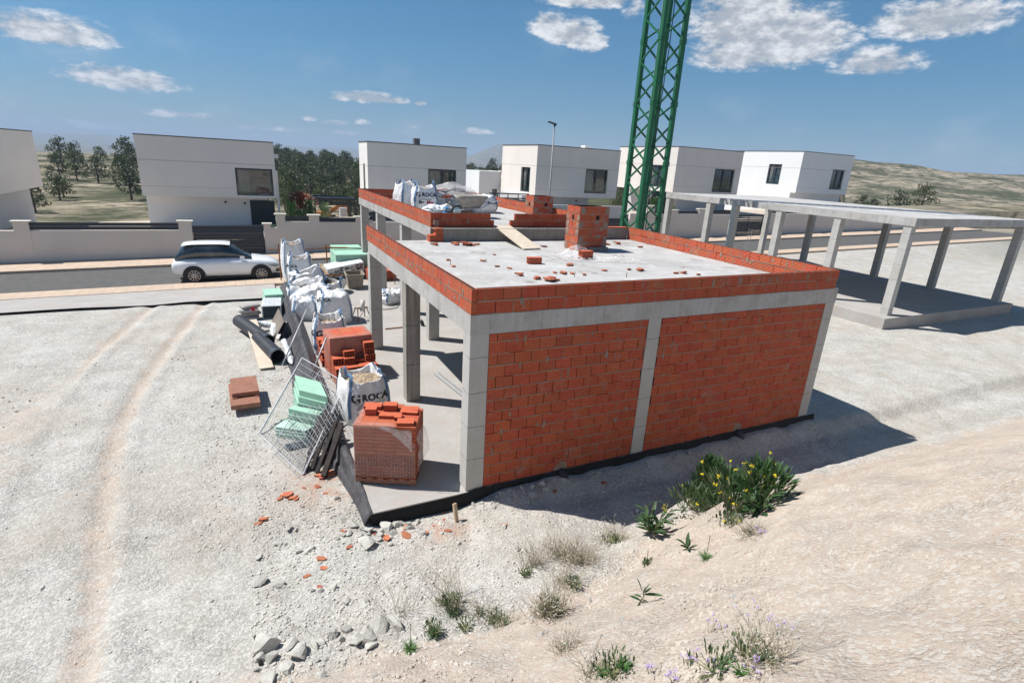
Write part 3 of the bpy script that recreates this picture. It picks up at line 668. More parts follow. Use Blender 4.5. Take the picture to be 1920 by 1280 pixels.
VY = 31.0
def villa(label, x0, x1, D, zt, zo, zg, fw=(), lw=(), mat='stucco_beige', low=(0, 1), lowset=1.5, lowmat='stucco_grey', gw=(), y=VY, wk=None, name='white_villa'):
    """upper storey box over a set-back ground storey. fw / lw: windows of the front and the left face; zo overhang level; zg ground level"""
    v = thing(name, label, 'villa', (x0, y, 0), 0, 'flat roofed villas across the street'); W = x1-x0
    b = MB(); wallq(b, (0, 0, 0), (1, 0, 0), W, zo, zt, fw); wallq(b, (0, D, 0), (0, -1, 0), D, zo, zt, [(D-h[1], D-h[0], h[2], h[3]) for h in lw])
    wallq(b, (W, 0, 0), (0, 1, 0), D, zo, zt, []); wallq(b, (W, D, 0), (-1, 0, 0), W, zo, zt, [])
    b.quad([(0, 0, zo), (0, D, zo), (W, D, zo), (W, 0, zo)]); b.quad([(0, 0, zt-.05), (W, 0, zt-.05), (W, D, zt-.05), (0, D, zt-.05)])
    b.build('upper_storey', M[mat], v)
    b = MB(); t = .25
    for (p, q) in (((-.03, -.03), (W+.03, t)), ((-.03, D-t), (W+.03, D+.03)), ((-.03, t), (t, D-t)), ((W-t, t), (W+.03, D-t))): b.box((*p, zt-.002), (*q, zt+.06))
    b.build('roof_coping', M['dark_coping'], v)
    for h in fw: window(v, (0, 0, 0), (1, 0, 0), h, **(wk or {}))
    for h in lw: window(v, (0, D, 0), (0, -1, 0), (D-h[1], D-h[0], h[2], h[3]), leaves=2, curtain=.3)
    b = MB(); a, c = W*low[0], W*low[1]; L = c-a
    wallq(b, (a, lowset, 0), (1, 0, 0), L, zg-3.2, zo, gw); wallq(b, (a, D, 0), (0, -1, 0), D-lowset, zg-3.2, zo, []); wallq(b, (c, lowset, 0), (0, 1, 0), D-lowset, zg-3.2, zo, [])
    g = b.build('ground_storey', M[lowmat], v)
    for h in gw: window(v, (a, lowset, 0), (1, 0, 0), h, leaves=1, rail=False, curtain=0)
    # joints scored in the render
    b = MB(); jz = zo+(zt-zo)*.60
    b.box((0, -.004, jz), (W, -.001, jz+.025)); b.box((-.004, 0, jz), (-.001, D, jz+.025)); b.box((0, -.004, zo+.55), (W, -.001, zo+.565))
    b.build('render_joint', M['joint'], v)
    return v
M['dark_coping'] = simple('grey_metal_coping', (.10, .10, .105), (.13, .13, .135), 3, .5, 0)
M['joint'] = simple('scored_joint', (.38, .34, .30), (.36, .32, .28), 3, .9, 0)
def lamp2(v, pts):
    for p in pts:
        b = MB(); b.tube([p, (p[0], p[1]-.09, p[2])], .07, 10); b.build('wall_light', M['black_metal'], v)
def pz(px, py, Y): return at(px, py, 1, Y)
def mk(Y, xl, l, r, t, bot):
    A = pz(l, t, Y); B = pz(r, t, Y); Cc = pz((l+r)/2, bot, Y); return (A.x-xl, B.x-xl, Cc.z, (A.z+B.z)/2)
# the villas, left to right
xl = pz(512, 270, VY).x-7.2
v = villa('leftmost villa, beige, with a curtained window above a dark carport', xl, xl+7.2, 7.5, 5.65, 2.32, .5, fw=[mk(VY, xl, 440, 510, 316, 367)], low=(0, .93), lowset=1.2, lowmat='stucco_white', wk=dict(leaves=1, curtain=.36))
b = MB(); b.box((5.6, 1.16, .2), (7.05, 1.196, 2.1)); b.build('doorway', M['pack_dark'], v)  # dark panel whose colour stands in for the shade inside the opening
b = MB(); b.box((7.2, 1.0, 4.75), (7.5, 1.5, 5.0)); b.build('air_conditioner', M['stucco_white'], v)
b = MB(); b.box((7.2, .3, -2), (7.34, .6, 4.0)); b.build('corner_pier', M['stucco_cream'], v)
lamp2(v, [(4.2, 1.2, 1.95), (5.3, 1.2, 1.9)])
xl = pz(688, 267, VY).x
v = villa('villa with one wide window and a vent block on its roof, behind the white bags', xl, xl+7.05, 2.9, 6.09, 2.3, .7, fw=[mk(VY, xl, 803, 856, 318, 362)], lw=[(.9, 1.55, 2.6, 4.7)], low=(0, 1), lowset=.5, mat='stucco_cream', gw=[(.35, 1.15, .6, 2.0)], wk=dict(leaves=2, curtain=.5))
b = MB(); b.box((3.35, .5, 6.14), (3.75, .9, 6.55)); b.build('roof_vent', M['dark_coping'], v)
xl = pz(1008.8, 272.5, VY).x
v = villa('villa directly behind the street lamp, with tall windows on two sides', xl, xl+7.75, 6.4, 6.69, 2.92, .9, fw=[mk(VY, xl, 1099, 1141, 318, 363)], lw=[(1.0, 2.6, 3.15, 5.05)], low=(0, .72), lowset=.9, wk=dict(leaves=2, curtain=.4))
lamp2(v, [(2.0, .9, 2.6), (4.4, .9, 2.6)])
b = MB(); b.box((5.0, 1.2, 6.75), (5.5, 1.8, 6.98)); b.build('roof_unit', M['stucco_white'], v)
b = MB(); b.box((-.6, 1.0, 2.55), (0, 5.2, 2.92)); b.build('side_canopy', M['stucco_grey'], v)
b = MB(); b.box((-.55, 1.2, .8), (-.5, 3.6, 2.3)); b.build('side_door', M['dark_metal'], v)
xl = pz(1273, 275.5, VY).x
v = villa('fourth villa from the left, half hidden by the green crane mast', xl, xl+7.9, 8.4, 7.42, 3.60, 1.3, fw=[mk(VY, xl, 1341, 1379, 317.5, 361)], lw=[(1.3, 3.6, 3.95, 5.85)], low=(.22, 1), lowset=1.2, wk=dict(leaves=2, curtain=0))
b = MB(); b.box((0, 2.6, 1.0), (1.7, 2.7, 3.58)); b.build('porch_door', M['dark_metal'], v)
xl = pz(1425, 279, VY).x+6.2
v = villa('bright white villa at the right end of the row', xl, xl+8, 9.5, 7.95, 4.0, 1.6, fw=[(5, 7, 4.5, 6.5)], lw=[(2.2, 3.8, 4.7, 6.7)], low=(0, 1), lowset=.6, mat='stucco_white', lowmat='stucco_white')
v2 = villa('beige villa far left of the plot, with a dark two leaf window', -22, -14.6, 7.5, 5.5, 2.2, .3, fw=[(4.2, 6.4, 2.6, 4.4)], low=(0, .9), lowset=1.2)
# a lower house far behind, between the second and third villas
yb = 52; A = pz(899, 320, yb); B_ = pz(936, 323, yb)
v = thing('far_house', 'small white house with one tiny window seen between the second and third villas', 'house', (A.x, yb, 0)); W = B_.x-A.x+.9
b = MB(); h = (W*.50, W*.68, A.z-2.75, A.z-1.95); wallq(b, (0, 0, 0), (1, 0, 0), W, -3, A.z, [h], .12); wallq(b, (W, 0, 0), (0, 1, 0), 5, -3, A.z, []); wallq(b, (0, 5, 0), (0, -1, 0), 5, -3, A.z, []); b.quad([(0, 0, A.z-.03), (W, 0, A.z-.03), (W, 5, A.z-.03), (0, 5, A.z-.03)]); b.build('wall', M['stucco_white'], v)
window(v, (0, 0, 0), (1, 0, 0), h, .12, 1, False, 0)
b = MB(); b.box((W*.78, -.35, -3), (W+2.4, -.02, A.z-.02)); b.build('annex', M['stucco_beige'], v)
b = MB(); b.box((W*.72, -.55, A.z-.02), (W+2.5, .2, A.z+.12)); b.box((W*.70, -.55, A.z-1.95), (W+2.4, -.3, A.z-1.65)); b.build('cornice', M['cap'], v)
# ---------------------------------------------------------------- garden walls along the street
WY = 26.5
def garden_wall(label, x0, x1, segs, zt, piers, screens, steps=()):
    w = thing('garden_wall', label, 'garden wall', (x0, WY, 0), 0, 'garden walls along the street')
    b = MB()
    for (a, c, z) in segs: b.box((a-x0, 0, -.9), (c-x0, .22, z))
    b.build('wall', M['garden_wall'], w)
    for (a, c, z) in piers:
        b = MB(); b.box((a-x0, -.02, zt-.9), (c-x0, .26, z)); p = b.build('pier', M['garden_wall'], w)
        q = MB(); q.box((a-x0-.08, -.09, z), (c-x0+.08, .33, z+.07)); q.build('pier_cap', M['cap'], p)
    for (a, c, za, zb) in screens:
        b = MB(); nsl = max(1, int(round((zb-za)/.22)))
        for i in range(nsl):
            h = (zb-za)/nsl; b.box((a-x0, .08, za+i*h+.008), (c-x0, .115, za+(i+1)*h-.008))
        b.build('screen_panel', M['dark_metal'], w)
    return w
def gx(px, py): return at(px, py, 1, WY).x
def gz(px, py): return at(px, py, 1, WY).z
g0 = gx(495, 430); p1a, p1b = gx(517, 402), gx(534, 402); p2a, p2b = gx(579, 404), gx(598, 404); p3a = gx(667, 410)
garden_wall('beige garden wall with dark slat screens below the pergola', g0, 14.6,
    [(g0, p1a, gz(507, 427)), (p1a, 14.6, gz(575, 416))], 1.5, [(g0, gx(507, 420), gz(500, 421)), (p1a, p1b, gz(525, 403)), (p2a, p2b, gz(588, 405)), (p3a, p3a+.75, gz(672, 408)), (8.2, 8.8, 2.0), (11.6, 12.2, 2.05)],
    [(p1b, p2a, gz(555, 415)+.0, gz(555, 406)), (p2b, p3a, gz(632, 417), gz(632, 408)), (p3a+.75, 8.2, 1.5, 2.0), (8.8, 11.6, 1.55, 2.05)])
garden_wall('beige garden wall behind the concrete frame with two capped piers', gx(1243, 440), gx(1377, 420),
    [(gx(1243, 440), gx(1377, 420), gz(1310, 402))], 2.2, [(gx(1258, 394), gx(1272, 394), gz(1265, 395)), (gx(1312, 390), gx(1326, 390), gz(1318, 393))],
    [(gx(1244, 400), gx(1258, 400), gz(1250, 402)+.02, gz(1250, 394)), (gx(1272, 400), gx(1312, 400), gz(1292, 402)+.02, gz(1292, 396)), (gx(1326, 400), gx(1377, 400), gz(1350, 402)+.05, gz(1350, 394))])
garden_wall('grey end of garden wall with a stepped pier behind the crane foot', 23.5, gx(1243, 440)-.02, [(23.5, gx(1243, 440)-.02, 2.15)], 2.15, [(25.2, 25.8, 2.7)], [(25.8, 27.2, 2.17, 2.6)])
garden_wall('beige garden wall continuing past the right hand gate', gx(1432, 430), 62, [(gx(1432, 430), 62, 2.3)], 2.3, [(gx(1432, 430), gx(1432, 430)+.6, 2.75), (44, 44.6, 2.8), (52, 52.6, 2.9)], [(gx(1432, 430)+.6, 44, 2.32, 2.7), (44.6, 52, 2.32, 2.75)])
garden_wall('beige garden wall left of the dark driveway gate', -34, -5.6, [(-34, -5.6, .9)], .9, [(-6.2, -5.6, 1.35), (-13, -12.4, 1.3)], [(-12.4, -6.2, .92, 1.3)])
def gate(label, x0, x1, z0, z1, slats, y=WY+.08):
    g = thing('driveway_gate', label, 'gate', (x0, y, 0), 0, 'dark driveway gates'); L = x1-x0
    b = MB(); t = .08
    b.box((0, 0, z0), (t, .06, z1)); b.box((L-t, 0, z0), (L, .06, z1)); b.box((t, 0, z0), (L-t, .06, z0+t)); b.box((t, 0, z1-t), (L-t, .06, z1)); b.build('gate_frame', M['dark_metal'], g)
    b = MB(); n = int((z1-z0-2*t)/.15); s = (z1-z0-2*t)/n
    for i in range(n):
        gap = .045 if slats(i/n) else .006
        b.box((t, .012, z0+t+i*s+gap/2), (L-t, .045, z0+t+(i+1)*s-gap/2))
    b.build('slat_panel', M['dark_metal'], g)
    b = MB(); b.box((L/2-.02, .046, z0+t), (L/2+.02, .09, z1-t)); b.build('mullion', M['dark_metal'], g); return g
gate('dark slatted driveway gate at the left beside the white car', -5.58, gx(496, 460)+.02, -.35, gz(490, 424), lambda f: f < .4)
gate('dark slatted driveway gate at the right behind the concrete frame', gx(1377, 420)+.02, gx(1431, 420), .42, gz(1400, 402), lambda f: True)
gate('dark driveway gate behind the crane mast', 14.65, 23.45, .0, 1.75, lambda f: f < .25)
b = MB(); b.box((0, 0, 0), (9, .25, 1.9)); tag(b.build('retaining_wall', M['stucco_grey'], None, loc=(15.5, 28.4, .6)), 'low grey rendered wall behind the dark gate by the crane', 'wall')
rw = thing('terrace_railing', 'black two rail balustrade in front of the villa behind the street lamp', 'railing', (at(918, 362, 1, 28.2).x, 28.2, 0)); rL = at(992, 372, 1, 28.2).x-at(918, 362, 1, 28.2).x; rz0 = at(955, 363, 1, 28.2).z
b = MB(); b.box((0, 0, rz0-.05), (rL, .05, rz0+.03)); b.build('rail', M['black_metal'], rw); b = MB(); b.box((.9, 0, rz0-.36), (rL, .05, rz0-.28)); b.build('rail', M['black_metal'], rw)
for i in range(4):
    b = MB(); b.box((rL*(.2+.26*i), .055, .5), (rL*(.2+.26*i)+.05, .105, rz0)); b.build('post', M['black_metal'], rw)
# street lamp
lx = at(1030, 366, 1, 24.6).x
L_ = thing('street_lamp', 'slim grey street lamp with one flat head on the far pavement', 'street lamp', (lx, 24.6, float(street(lx))+.12)); hh = at(1037, 233, 1, 24.6).z-float(street(lx))-.12
b = MB(); b.tube([(0, 0, 0), (0, 0, .9), (0, 0, hh)], [.075, .07, .04], 12); b.build('pole', M['steel_grey'], L_, True)
b = MB(); b.bar((.10, 0, hh), (-.50, -.12, hh+.10), .20, .07); b.box((-.05, -.05, hh-.1), (.1, .05, hh+.06)); b.build('lamp_head', M['black_metal'], L_)
# pergola
PY = 38; a = at(590, 374, 1, PY); c = at(665, 380, 1, PY); zb = hz(2, PY)
p = thing('pergola', 'black metal pergola with a slatted roof in the garden between the first two villas', 'pergola', (a.x, PY, 0)); W = c.x-a.x
for (x, y) in ((0, 0), (W, 0), (0, 3), (W, 3), (W-.35, 0)):
    b = MB(); b.box((x-.06, y-.06, min(zb, -1.5)), (x+.06, y+.06, a.z-.1)); b.build('post', M['black_metal'], p)
b = MB(); b.box((-.06, -.06, a.z-.05), (W+.06, .06, a.z+.15)); b.box((-.06, -.05, a.z-.42), (W+.06, .05, a.z-.14)); b.box((-.06, 2.94, a.z-.12), (W+.06, 3.06, a.z+.12)); b.box((-.06, .06, a.z-.12), (.06, 2.94, a.z+.12)); b.box((W-.06, .06, a.z-.12), (W+.06, 2.94, a.z+.12)); b.build('roof_frame', M['black_metal'], p)
b = MB()
for i in range(12): y = .16+i*.235; b.box((.07, y, a.z-.02), (W-.07, y+.17, a.z+.03))
b.build('roof_slats', M['black_metal'], p)
f = thing('garden_fence', 'low black two rail fence beyond the pergola', 'fence', (at(605, 400, 1, 44).x, 44, at(640, 397, 1, 44).z-.96))
for i in range(5):
    b = MB(); b.box((i*1.9, 0, -1.2), (i*1.9+.06, .06, 1.0)); b.build('post', M['black_metal'], f)
b = MB(); b.box((0, .01, .45), (7.6, .05, .52)); b.build('rail', M['black_metal'], f); b = MB(); b.box((0, .01, .92), (7.6, .05, 1.0)); b.build('rail', M['black_metal'], f)
q = at(644, 398, 1, 42.5); b = MB(); b.box((-.28, 0, -1.3), (.28, .4, .65)); b.box((-.31, -.03, .65), (.31, .43, .70)); tag(b.build('meter_cabinet', M['stucco_grey'], loc=(q.x, 42.5, q.z-.35)), 'square grey cabinet standing by the black garden fence', 'cabinet')
# excavator behind the garden
e = thing('excavator', 'orange digger with bent arm on the bare land behind the garden', 'excavator', (at(615, 396, 1, 58).x, 58, hz(5, 58)))
b = MB(); b.bar((0, 0, 1.0), (1.7, -.2, 2.1), .32, .42); b.build('boom', M['orange'], e)
b = MB(); b.bar((1.7, -.2, 2.15), (2.6, -.3, .35), .24, .30); b.build('dipper_arm', M['orange'], e)
b = MB(); b.box((2.4, -.7, 0), (2.95, .1, .5)); b.build('bucket', M['black_metal'], e)
b = MB(); b.box((-1.2, -.9, .6), (.2, .9, 1.15)); b.build('body', M['orange'], e)
b = MB(); b.box((-.6, -.85, 1.15), (.0, .1, 1.7)); b.build('cab', M['glass'], e)
for y in (-.95, .55):
    b = MB(); b.box((-1.7, y, 0), (.9, y+.4, .7)); b.build('track', M['rubber'], e)
# ---------------------------------------------------------------- text helper
def text_mesh(body, size, bold=False):
    cu = bpy.data.curves.new('t', 'FONT'); cu.body = body; cu.size = size; cu.align_x = 'CENTER'; cu.align_y = 'CENTER'; cu.resolution_u = 2
    if bold: cu.offset = size*.040
    o = bpy.data.objects.new('t', cu); C.objects.link(o); dg = bpy.context.evaluated_depsgraph_get(); me = bpy.data.meshes.new_from_object(o.evaluated_get(dg))
    v = [tuple(p.co) for p in me.vertices]; f = [tuple(p.vertices) for p in me.polygons]; bpy.data.objects.remove(o); bpy.data.curves.remove(cu); bpy.data.meshes.remove(me); return v, f

# ---------------------------------------------------------------- big bags
def big_bag(label, loc, w, d, h, seed, rz=0, slump=0, fill=None, text=None, closed=False, straps=True, lean=(0, 0), cat='big bag', group='white big bags in the row along the slab edge', rub='rubble', spread=1.0, tx=0):
    """woven builder's bag: rounded square body with creases, rim, blue corner webbing, printed front"""
    t = thing('big_bag', label, cat, loc, rz, group); nu, nv = 72, 22; r = random.Random(seed)
    def pos(th, v, off=0):
        p = 6-2.9*v; c, s = math.cos(th), math.sin(th); q = 1/((abs(c)**p+abs(s)**p)**(1/p))
        cn = abs(math.sin(2*th))**6
        bul = .93+.10*math.sin(math.pi*min(1, v*1.05))-(.05*v if not slump else -.02*v)
        bul *= 1+slump*spread*.35*math.sin(math.pi*v*.8)
        x, y = w/2*c*q*bul, d/2*s*q*bul
        nn = nz(c*1.6, s*1.6, v*1.2+seed*3.7); n2 = nz(c*4.5+seed, s*4.5, v*3.2); n3 = nz(c*11, s*11, v*5+seed)
        wr_ = .030*n2*(.4+v)+.014*n3+.02*abs(nz(th*3+seed, v*9, 2))*(.3+v)
        x += (wr_+off)*c*q; y += (wr_+off)*s*q
        z = h*v
        z += h*v**3*(.11*cn+.07*nn)-(.02*(1-v) if v < .05 else 0)
        if slump: z = z*(1-slump*v*(.45+.9*max(-.4, nz(x*1.6+seed, y*1.6, seed*1.3))))+.05*slump*n2*v; x += slump*.35*v*v*nz(seed, v*2, y*1.5)*w; y += slump*.3*v*v*nz(seed+5, v*2, x*1.5)*d
        x += lean[0]*v*v; y += lean[1]*v*v
        return Vector((x, y, max(z, 0)))
    P = [[pos(2*math.pi*k/nu, j/nv) for k in range(nu)] for j in range(nv+1)]
    rim = P[-1]; cen = sum(rim, Vector())/nu
    zf = (fill if fill is not None else .9)*h
    if closed:                                                        # gathered cloth across the top
        for q in range(1, 9):
            s = 1-q/8.3; row = []
            for k in range(nu):
                a = 2*math.pi*k/nu; p = cen+(rim[k]-cen)*s; p.z += .10*h*math.sin(math.pi*(1-s))*1.1+.10*nz(p.x*5+seed, p.y*5, seed)+.05*nz(p.x*13, p.y*13, seed+3)+.03*abs(nz(a*5, q*.3, seed)); row.append(p)
            P.append(row)
    else:
        for q in range(1, 5):
            row = []
            for k in range(nu):
                s = 1-.035*q; p = cen+(rim[k]-cen)*s; p.z = rim[k].z+(zf-.06-rim[k].z)*(q/4)**1.2+(.02 if q == 1 else 0); row.append(p)
            P.append(row)
    b = MB(); b.grid(P, True); b.quad([P[0][k] for k in range(nu-1, -1, -1)])
    if closed: b.quad([P[-1][k] for k in range(nu)])
    body = b.build('bag_body', M['bag'], t, True)
    if not closed and rub:
        b = MB(); rows = []
        for q in range(0, 10):
            s = (.93 if q == 0 else .9)*(1-q/9.5); row = []
            for k in range(nu):
                p = cen+(rim[k]-cen)*s; p.z = zf-.05+.10*(1-s)*h+.05*nz(p.x*7+seed, p.y*7, 3)+.035*nz(p.x*19, p.y*19, seed); row.append(p)
            rows.append(row)
        b.grid(rows, True); b.quad(rows[-1]); b.build('contents', M[rub], t, False)
    if straps:
        for q, a0 in enumerate((45, 135, 225, 315)):
            a0 = R(a0); b = MB(); rows = []
            for j in range(4, nv+1):
                v = j/nv; hw = .027/(w/2); rows.append([pos(a0-hw, v, .012), pos(a0+hw, v, .012)])
            p = rows[-1]; m = (p[0]+p[1])/2; ud = (p[1]-p[0])*.5; inw = Vector((-math.cos(a0), -math.sin(a0), 0)); side = Vector((-math.sin(a0), math.cos(a0), 0))*(1 if q % 2 else -1); L = r.uniform(.10, .2)
            for k in range(1, 9):
                f = k/8; c = m+inw*(.06+L*1.2*f)+side*(L*1.5*f)+Vector((0, 0, math.sin(math.pi*f)*L*r.uniform(.6, .9)-.07*f)); rows.append([c-ud, c+ud])
            b.grid(rows); b.build('lifting_strap', M['strap'], t, True)
    if text:
        bv = BVHTree.FromPolygons([p for row in P for p in row], [(i*nu+k, i*nu+(k+1) % nu, (i+1)*nu+(k+1) % nu, (i+1)*nu+k) for i in range(nv) for k in range(nu)])
        prints = {}
        def put(v, f, ox, oz, mat, face=0):
            out = []
            for p in v:
                if face == 0: o_, dr = Vector((ox+p[0], -3, oz+p[1])), Vector((0, 1, 0))
                else: o_, dr = Vector((-3, ox-p[0], oz+p[1])), Vector((1, 0, 0))
                hit = bv.ray_cast(o_, dr)[0]
                if hit is None: hit = o_+dr*(3-(d if face == 0 else w)*.46)
                out.append(hit-dr*.009)
            prints.setdefault(mat, MB()).add(out, f)
        def bar(ox, oz, L, hh, mat):
            n = 10; v = [(-L/2+L*i/n, y) for y in (-hh/2, hh/2) for i in range(n+1)]; f = [(i, i+1, n+2+i, n+1+i) for i in range(n)]; return v, f, ox, oz, mat
        for (kind, s, size, ox, oz, mat) in text:
            for face in ((0, 1) if kind.endswith('2') else (0,)):
                if kind[0] == 'T': v, f = text_mesh(s, size, True); put(v, f, ox, oz, mat, face)
                elif kind[0] == 'B': v, f, a, c, m = bar(ox, oz, s, size, mat); put(v, f, a, c, m, face)
                elif kind[0] == 'L':                                    # boxed maker's mark
                    S = size; w_ = S*.17
                    for (x0, y0, x1, y1) in ((-S/2, S/2-w_, S/2, S/2), (-S/2, -S/2, S/2, -S/2+w_), (-S/2, -S/2, -S/2+w_, S/2), (S*.12, -S/2, S*.12+w_, S*.12), (-S*.05, -w_/2, S/2, w_/2)):
                        put([(x0, y0), (x1, y0), (x1, y1), (x0, y1)], [(0, 1, 2, 3)], ox, oz, mat, face)
        for mt, b in prints.items(): b.build('printed_lettering', M[mt], t)
    return t
def roca(w, h, big=1, mat=True, face2=False):
    k = '2' if face2 else ''
    L = [('T'+k, 'G', .25*big, -.31*w, .68*h, 'print_black'), ('T'+k, 'ROCA', .20*big, .11*w, .68*h, 'print_black'),
         ('B'+k, .66*w, .012, 0, .55*h, 'print_grey'), ('B'+k, .5*w, .022, -.03*w, .50*h, 'print_grey'), ('B'+k, .22*w, .03, -.2*w, .44*h, 'print_grey'), ('B'+k, .22*w, .03, .14*w, .44*h, 'print_grey'), ('B'+k, .3*w, .014, .05*w, .38*h, 'print_grey')]
    if mat: L += [('T'+k, 'Big', .17*big, -.20*w, .24*h, 'print_black'), ('T'+k, 'Mat', .17*big, .14*w, .24*h, 'print_red'), ('B'+k, .62*w, .015, 0, .14*h, 'print_red')]
    return L
big_bag('open white big bag of sand and rubble between the two nearest brick pallets', (-1.02, 3.42, 0), .95, .95, .90, 3, R(8), fill=.93, text=roca(.95, .86))
big_bag('open white printed bag of rubble half behind the film wrapped brick pallet', (-1.10, 7.75, 0), .92, .92, .94, 8, R(-4), fill=.86, text=roca(.92, .90, face2=True))
big_bag('squat grey fronted big bag with crumpled closed top beside the sawhorse', (-.56, 10.72, 0), 1.08, 1.0, .84, 14, R(2), closed=True, text=[('T', 'ROCA', .15, -.38, .80, 'print_black')])
big_bag('narrow white bag with a blue side strap left of the squat grey fronted bag', (-1.42, 11.25, 0), .72, .8, .68, 21, R(-6), slump=.15, closed=True)
big_bag('collapsed white bag lying flat with ROCA print on its left fold', (-1.05, 12.45, 0), 1.1, .9, .72, 25, R(10), slump=.55, closed=True, text=[('T', 'ROCA', .13, -.30, .40, 'print_black')])
big_bag('slumped white bag in mid row with a brown gap in its top fold', (-1.15, 13.6, 0), 1.05, .9, .86, 31, R(-12), slump=.5, fill=.5)
big_bag('half emptied white bag with a tall folded flap and brown hollow', (-.95, 15.0, 0), 1.0, .9, 1.02, 37, R(6), slump=.42, fill=.55)
big_bag('full pale big bag with grey front and printed left side', (-1.08, 16.4, 0), .98, .95, 1.14, 43, R(-2), fill=.9, text=[('T', 'ROCA', .15, -.34, .82, 'print_black'), ('B', .28, .02, -.3, .68, 'print_grey'), ('B', .28, .02, -.3, .6, 'print_grey'), ('B', .26, .06, -.3, .36, 'print_red')])
big_bag('tall white big bag at the street end of the row with blue loops on top', (-1.22, 17.75, 0), .98, .95, 1.48, 47, R(4), fill=.95)
big_bag('low white bag with blue loops next to the timber pallet', (.02, 17.85, 0), .78, .7, .52, 53, R(-15), slump=.2, fill=.8)
big_bag('small slumped white bag open to the right beside the timber pallet', (-.10, 14.75, 0), .82, .75, .58, 58, R(-20), slump=.5, fill=.6, lean=(.12, 0), text=[('T', 'ROCA', .12, -.2, .42, 'print_black')])
big_bag('white sack slumped behind the nearest column foot of the lower house', (1.75, 12.5, 0), .75, .55, .48, 62, R(25), slump=.5, closed=True, group='slumped white sacks around the columns')
g2 = 'white big bags on the upper roof'
big_bag('white printed big bag on the upper roof with lettering facing the plot', (2.95, 12.15, US), .90, .90, .86, 70, R(-8), fill=.96, text=[(a, b_, c*.9, d, e*(1 if e > .5 else 1.0)+(.14 if .1 < e < .3 else 0), f) for (a, b_, c, d, e, f) in roca(.90, .90) if not (a == 'B' and c > .014 and e < .45)], group=g2)
big_bag('plain white big bag on the upper roof left of the printed one, loop standing up', (2.62, 13.25, US), .9, .9, .88, 75, R(12), fill=.96, group=g2)
big_bag('slack white bag lying on the upper roof right of the wheelbarrow', (5.25, 12.2, US), .95, .8, .62, 79, R(-10), slump=.35, closed=True, group=g2, text=[('T', 'ROCA', .13, .28, .38, 'print_black')])
big_bag('flattened white bag between the printed bag and the cement sacks', (3.12, 11.3, US), 1.0, .5, .30, 84, R(24), slump=.5, closed=True, straps=False, group=g2)

# ---------------------------------------------------------------- bricks, loose and on pallets
def brick_mesh(L=.30, W=.145, H=.11, nx_=4, nz_=2, web=.010):
    """hollow brick: long solid faces along x, open cells through the ends"""
    b = MB(); b.cur = (1, 1, 1, 1); hl, hw, hh = L/2, W/2, H/2
    b.box((-hl, -hw, 0), (hl, -hw+web, H)); b.box((-hl, hw-web, 0), (hl, hw, H)); b.box((-hl, -hw+web, 0), (hl, hw-web, web)); b.box((-hl, -hw+web, H-web), (hl, hw-web, H))
    for i in range(1, nx_):
        y = -hw+W*i/nx_; b.box((-hl+.001, y-web*.4, web), (hl-.001, y+web*.4, H-web))
    for j in range(1, nz_):
        z = H*j/nz_; b.box((-hl+.002, -hw+web, z-web*.4), (hl-.002, hw-web, z+web*.4))
    return b
proto_b = brick_mesh().build('loose_brick', M['brick_pallet'])
GB = 'loose hollow bricks'
tag(proto_b, 'x', 'brick', GB)
first = [True]
def brick(x, y, z, rz, label, rx=0, ry=0, group=GB, s=(1, 1, 1), mat=None):
    if first[0]: o = proto_b; first[0] = False
    else: o = proto_b.copy(); C.objects.link(o)
    o.location = (x, y, z); o.rotation_euler = (rx, ry, rz); o.scale = s; o['label'] = label; o['group'] = group
    return o
def pallet(par, x0, x1, y0, y1, h=.12, mat='wood'):
    b = MB()
    for y in (y0+.05, (y0+y1)/2, y1-.05):
        b.box((x0, y-.045, .022), (x1, y+.045, h-.022))
    n = 6
    for i in range(n): x = x0+(x1-x0-.1)*i/(n-1); b.box((x, y0, h-.022), (x+.1, y1, h))
    for x in (x0, (x0+x1)/2-.05, x1-.1): b.box((x, y0, 0), (x+.1, y1, .022))
    return b.build('timber_pallet', M[mat], par)
def ends(b, x0, x1, y, z, n, rows, h, web=.010, dep=.06, cx_=4, cz=2):
    """open ends of bricks lying side by side, cells really recessed (faces -Y)"""
    bw = (x1-x0)/n
    for i in range(n):
        for j in range(rows):
            a = x0+i*bw; c = a+bw-.004; p = z+j*h; q = p+h-.003; b.cur = tone()
            for k in range(cx_+1): xx = a+(c-a-web)*k/cx_; b.box((xx, y, p), (xx+web, y+dep, q))
            for k in range(cz+1):
                zz = p+(q-p-web)*k/cz
                for m in range(cx_): xa = a+(c-a-web)*m/cx_+web; b.box((xa, y+.001, zz), (a+(c-a-web)*(m+1)/cx_, y+dep, zz+web))
    b.cur = (.10, .07, .07, 1); b.box((x0+.002, y+dep, z), (x1-.006, y+dep+.02, z+rows*h-.004))  # backing painted dark to deepen the shade inside the cells
def longs(b, x0, x1, y0, y1, z, cols, rows, h, jit=.003):
    bw = (x1-x0)/cols
    for i in range(cols):
        for j in range(rows):
            b.cur = tone(); k = rnd.uniform(-jit, jit); b.box((x0+i*bw+.003, y0+k, z+j*h+.004), (x0+(i+1)*bw-.003, y1+k, z+(j+1)*h-.003))
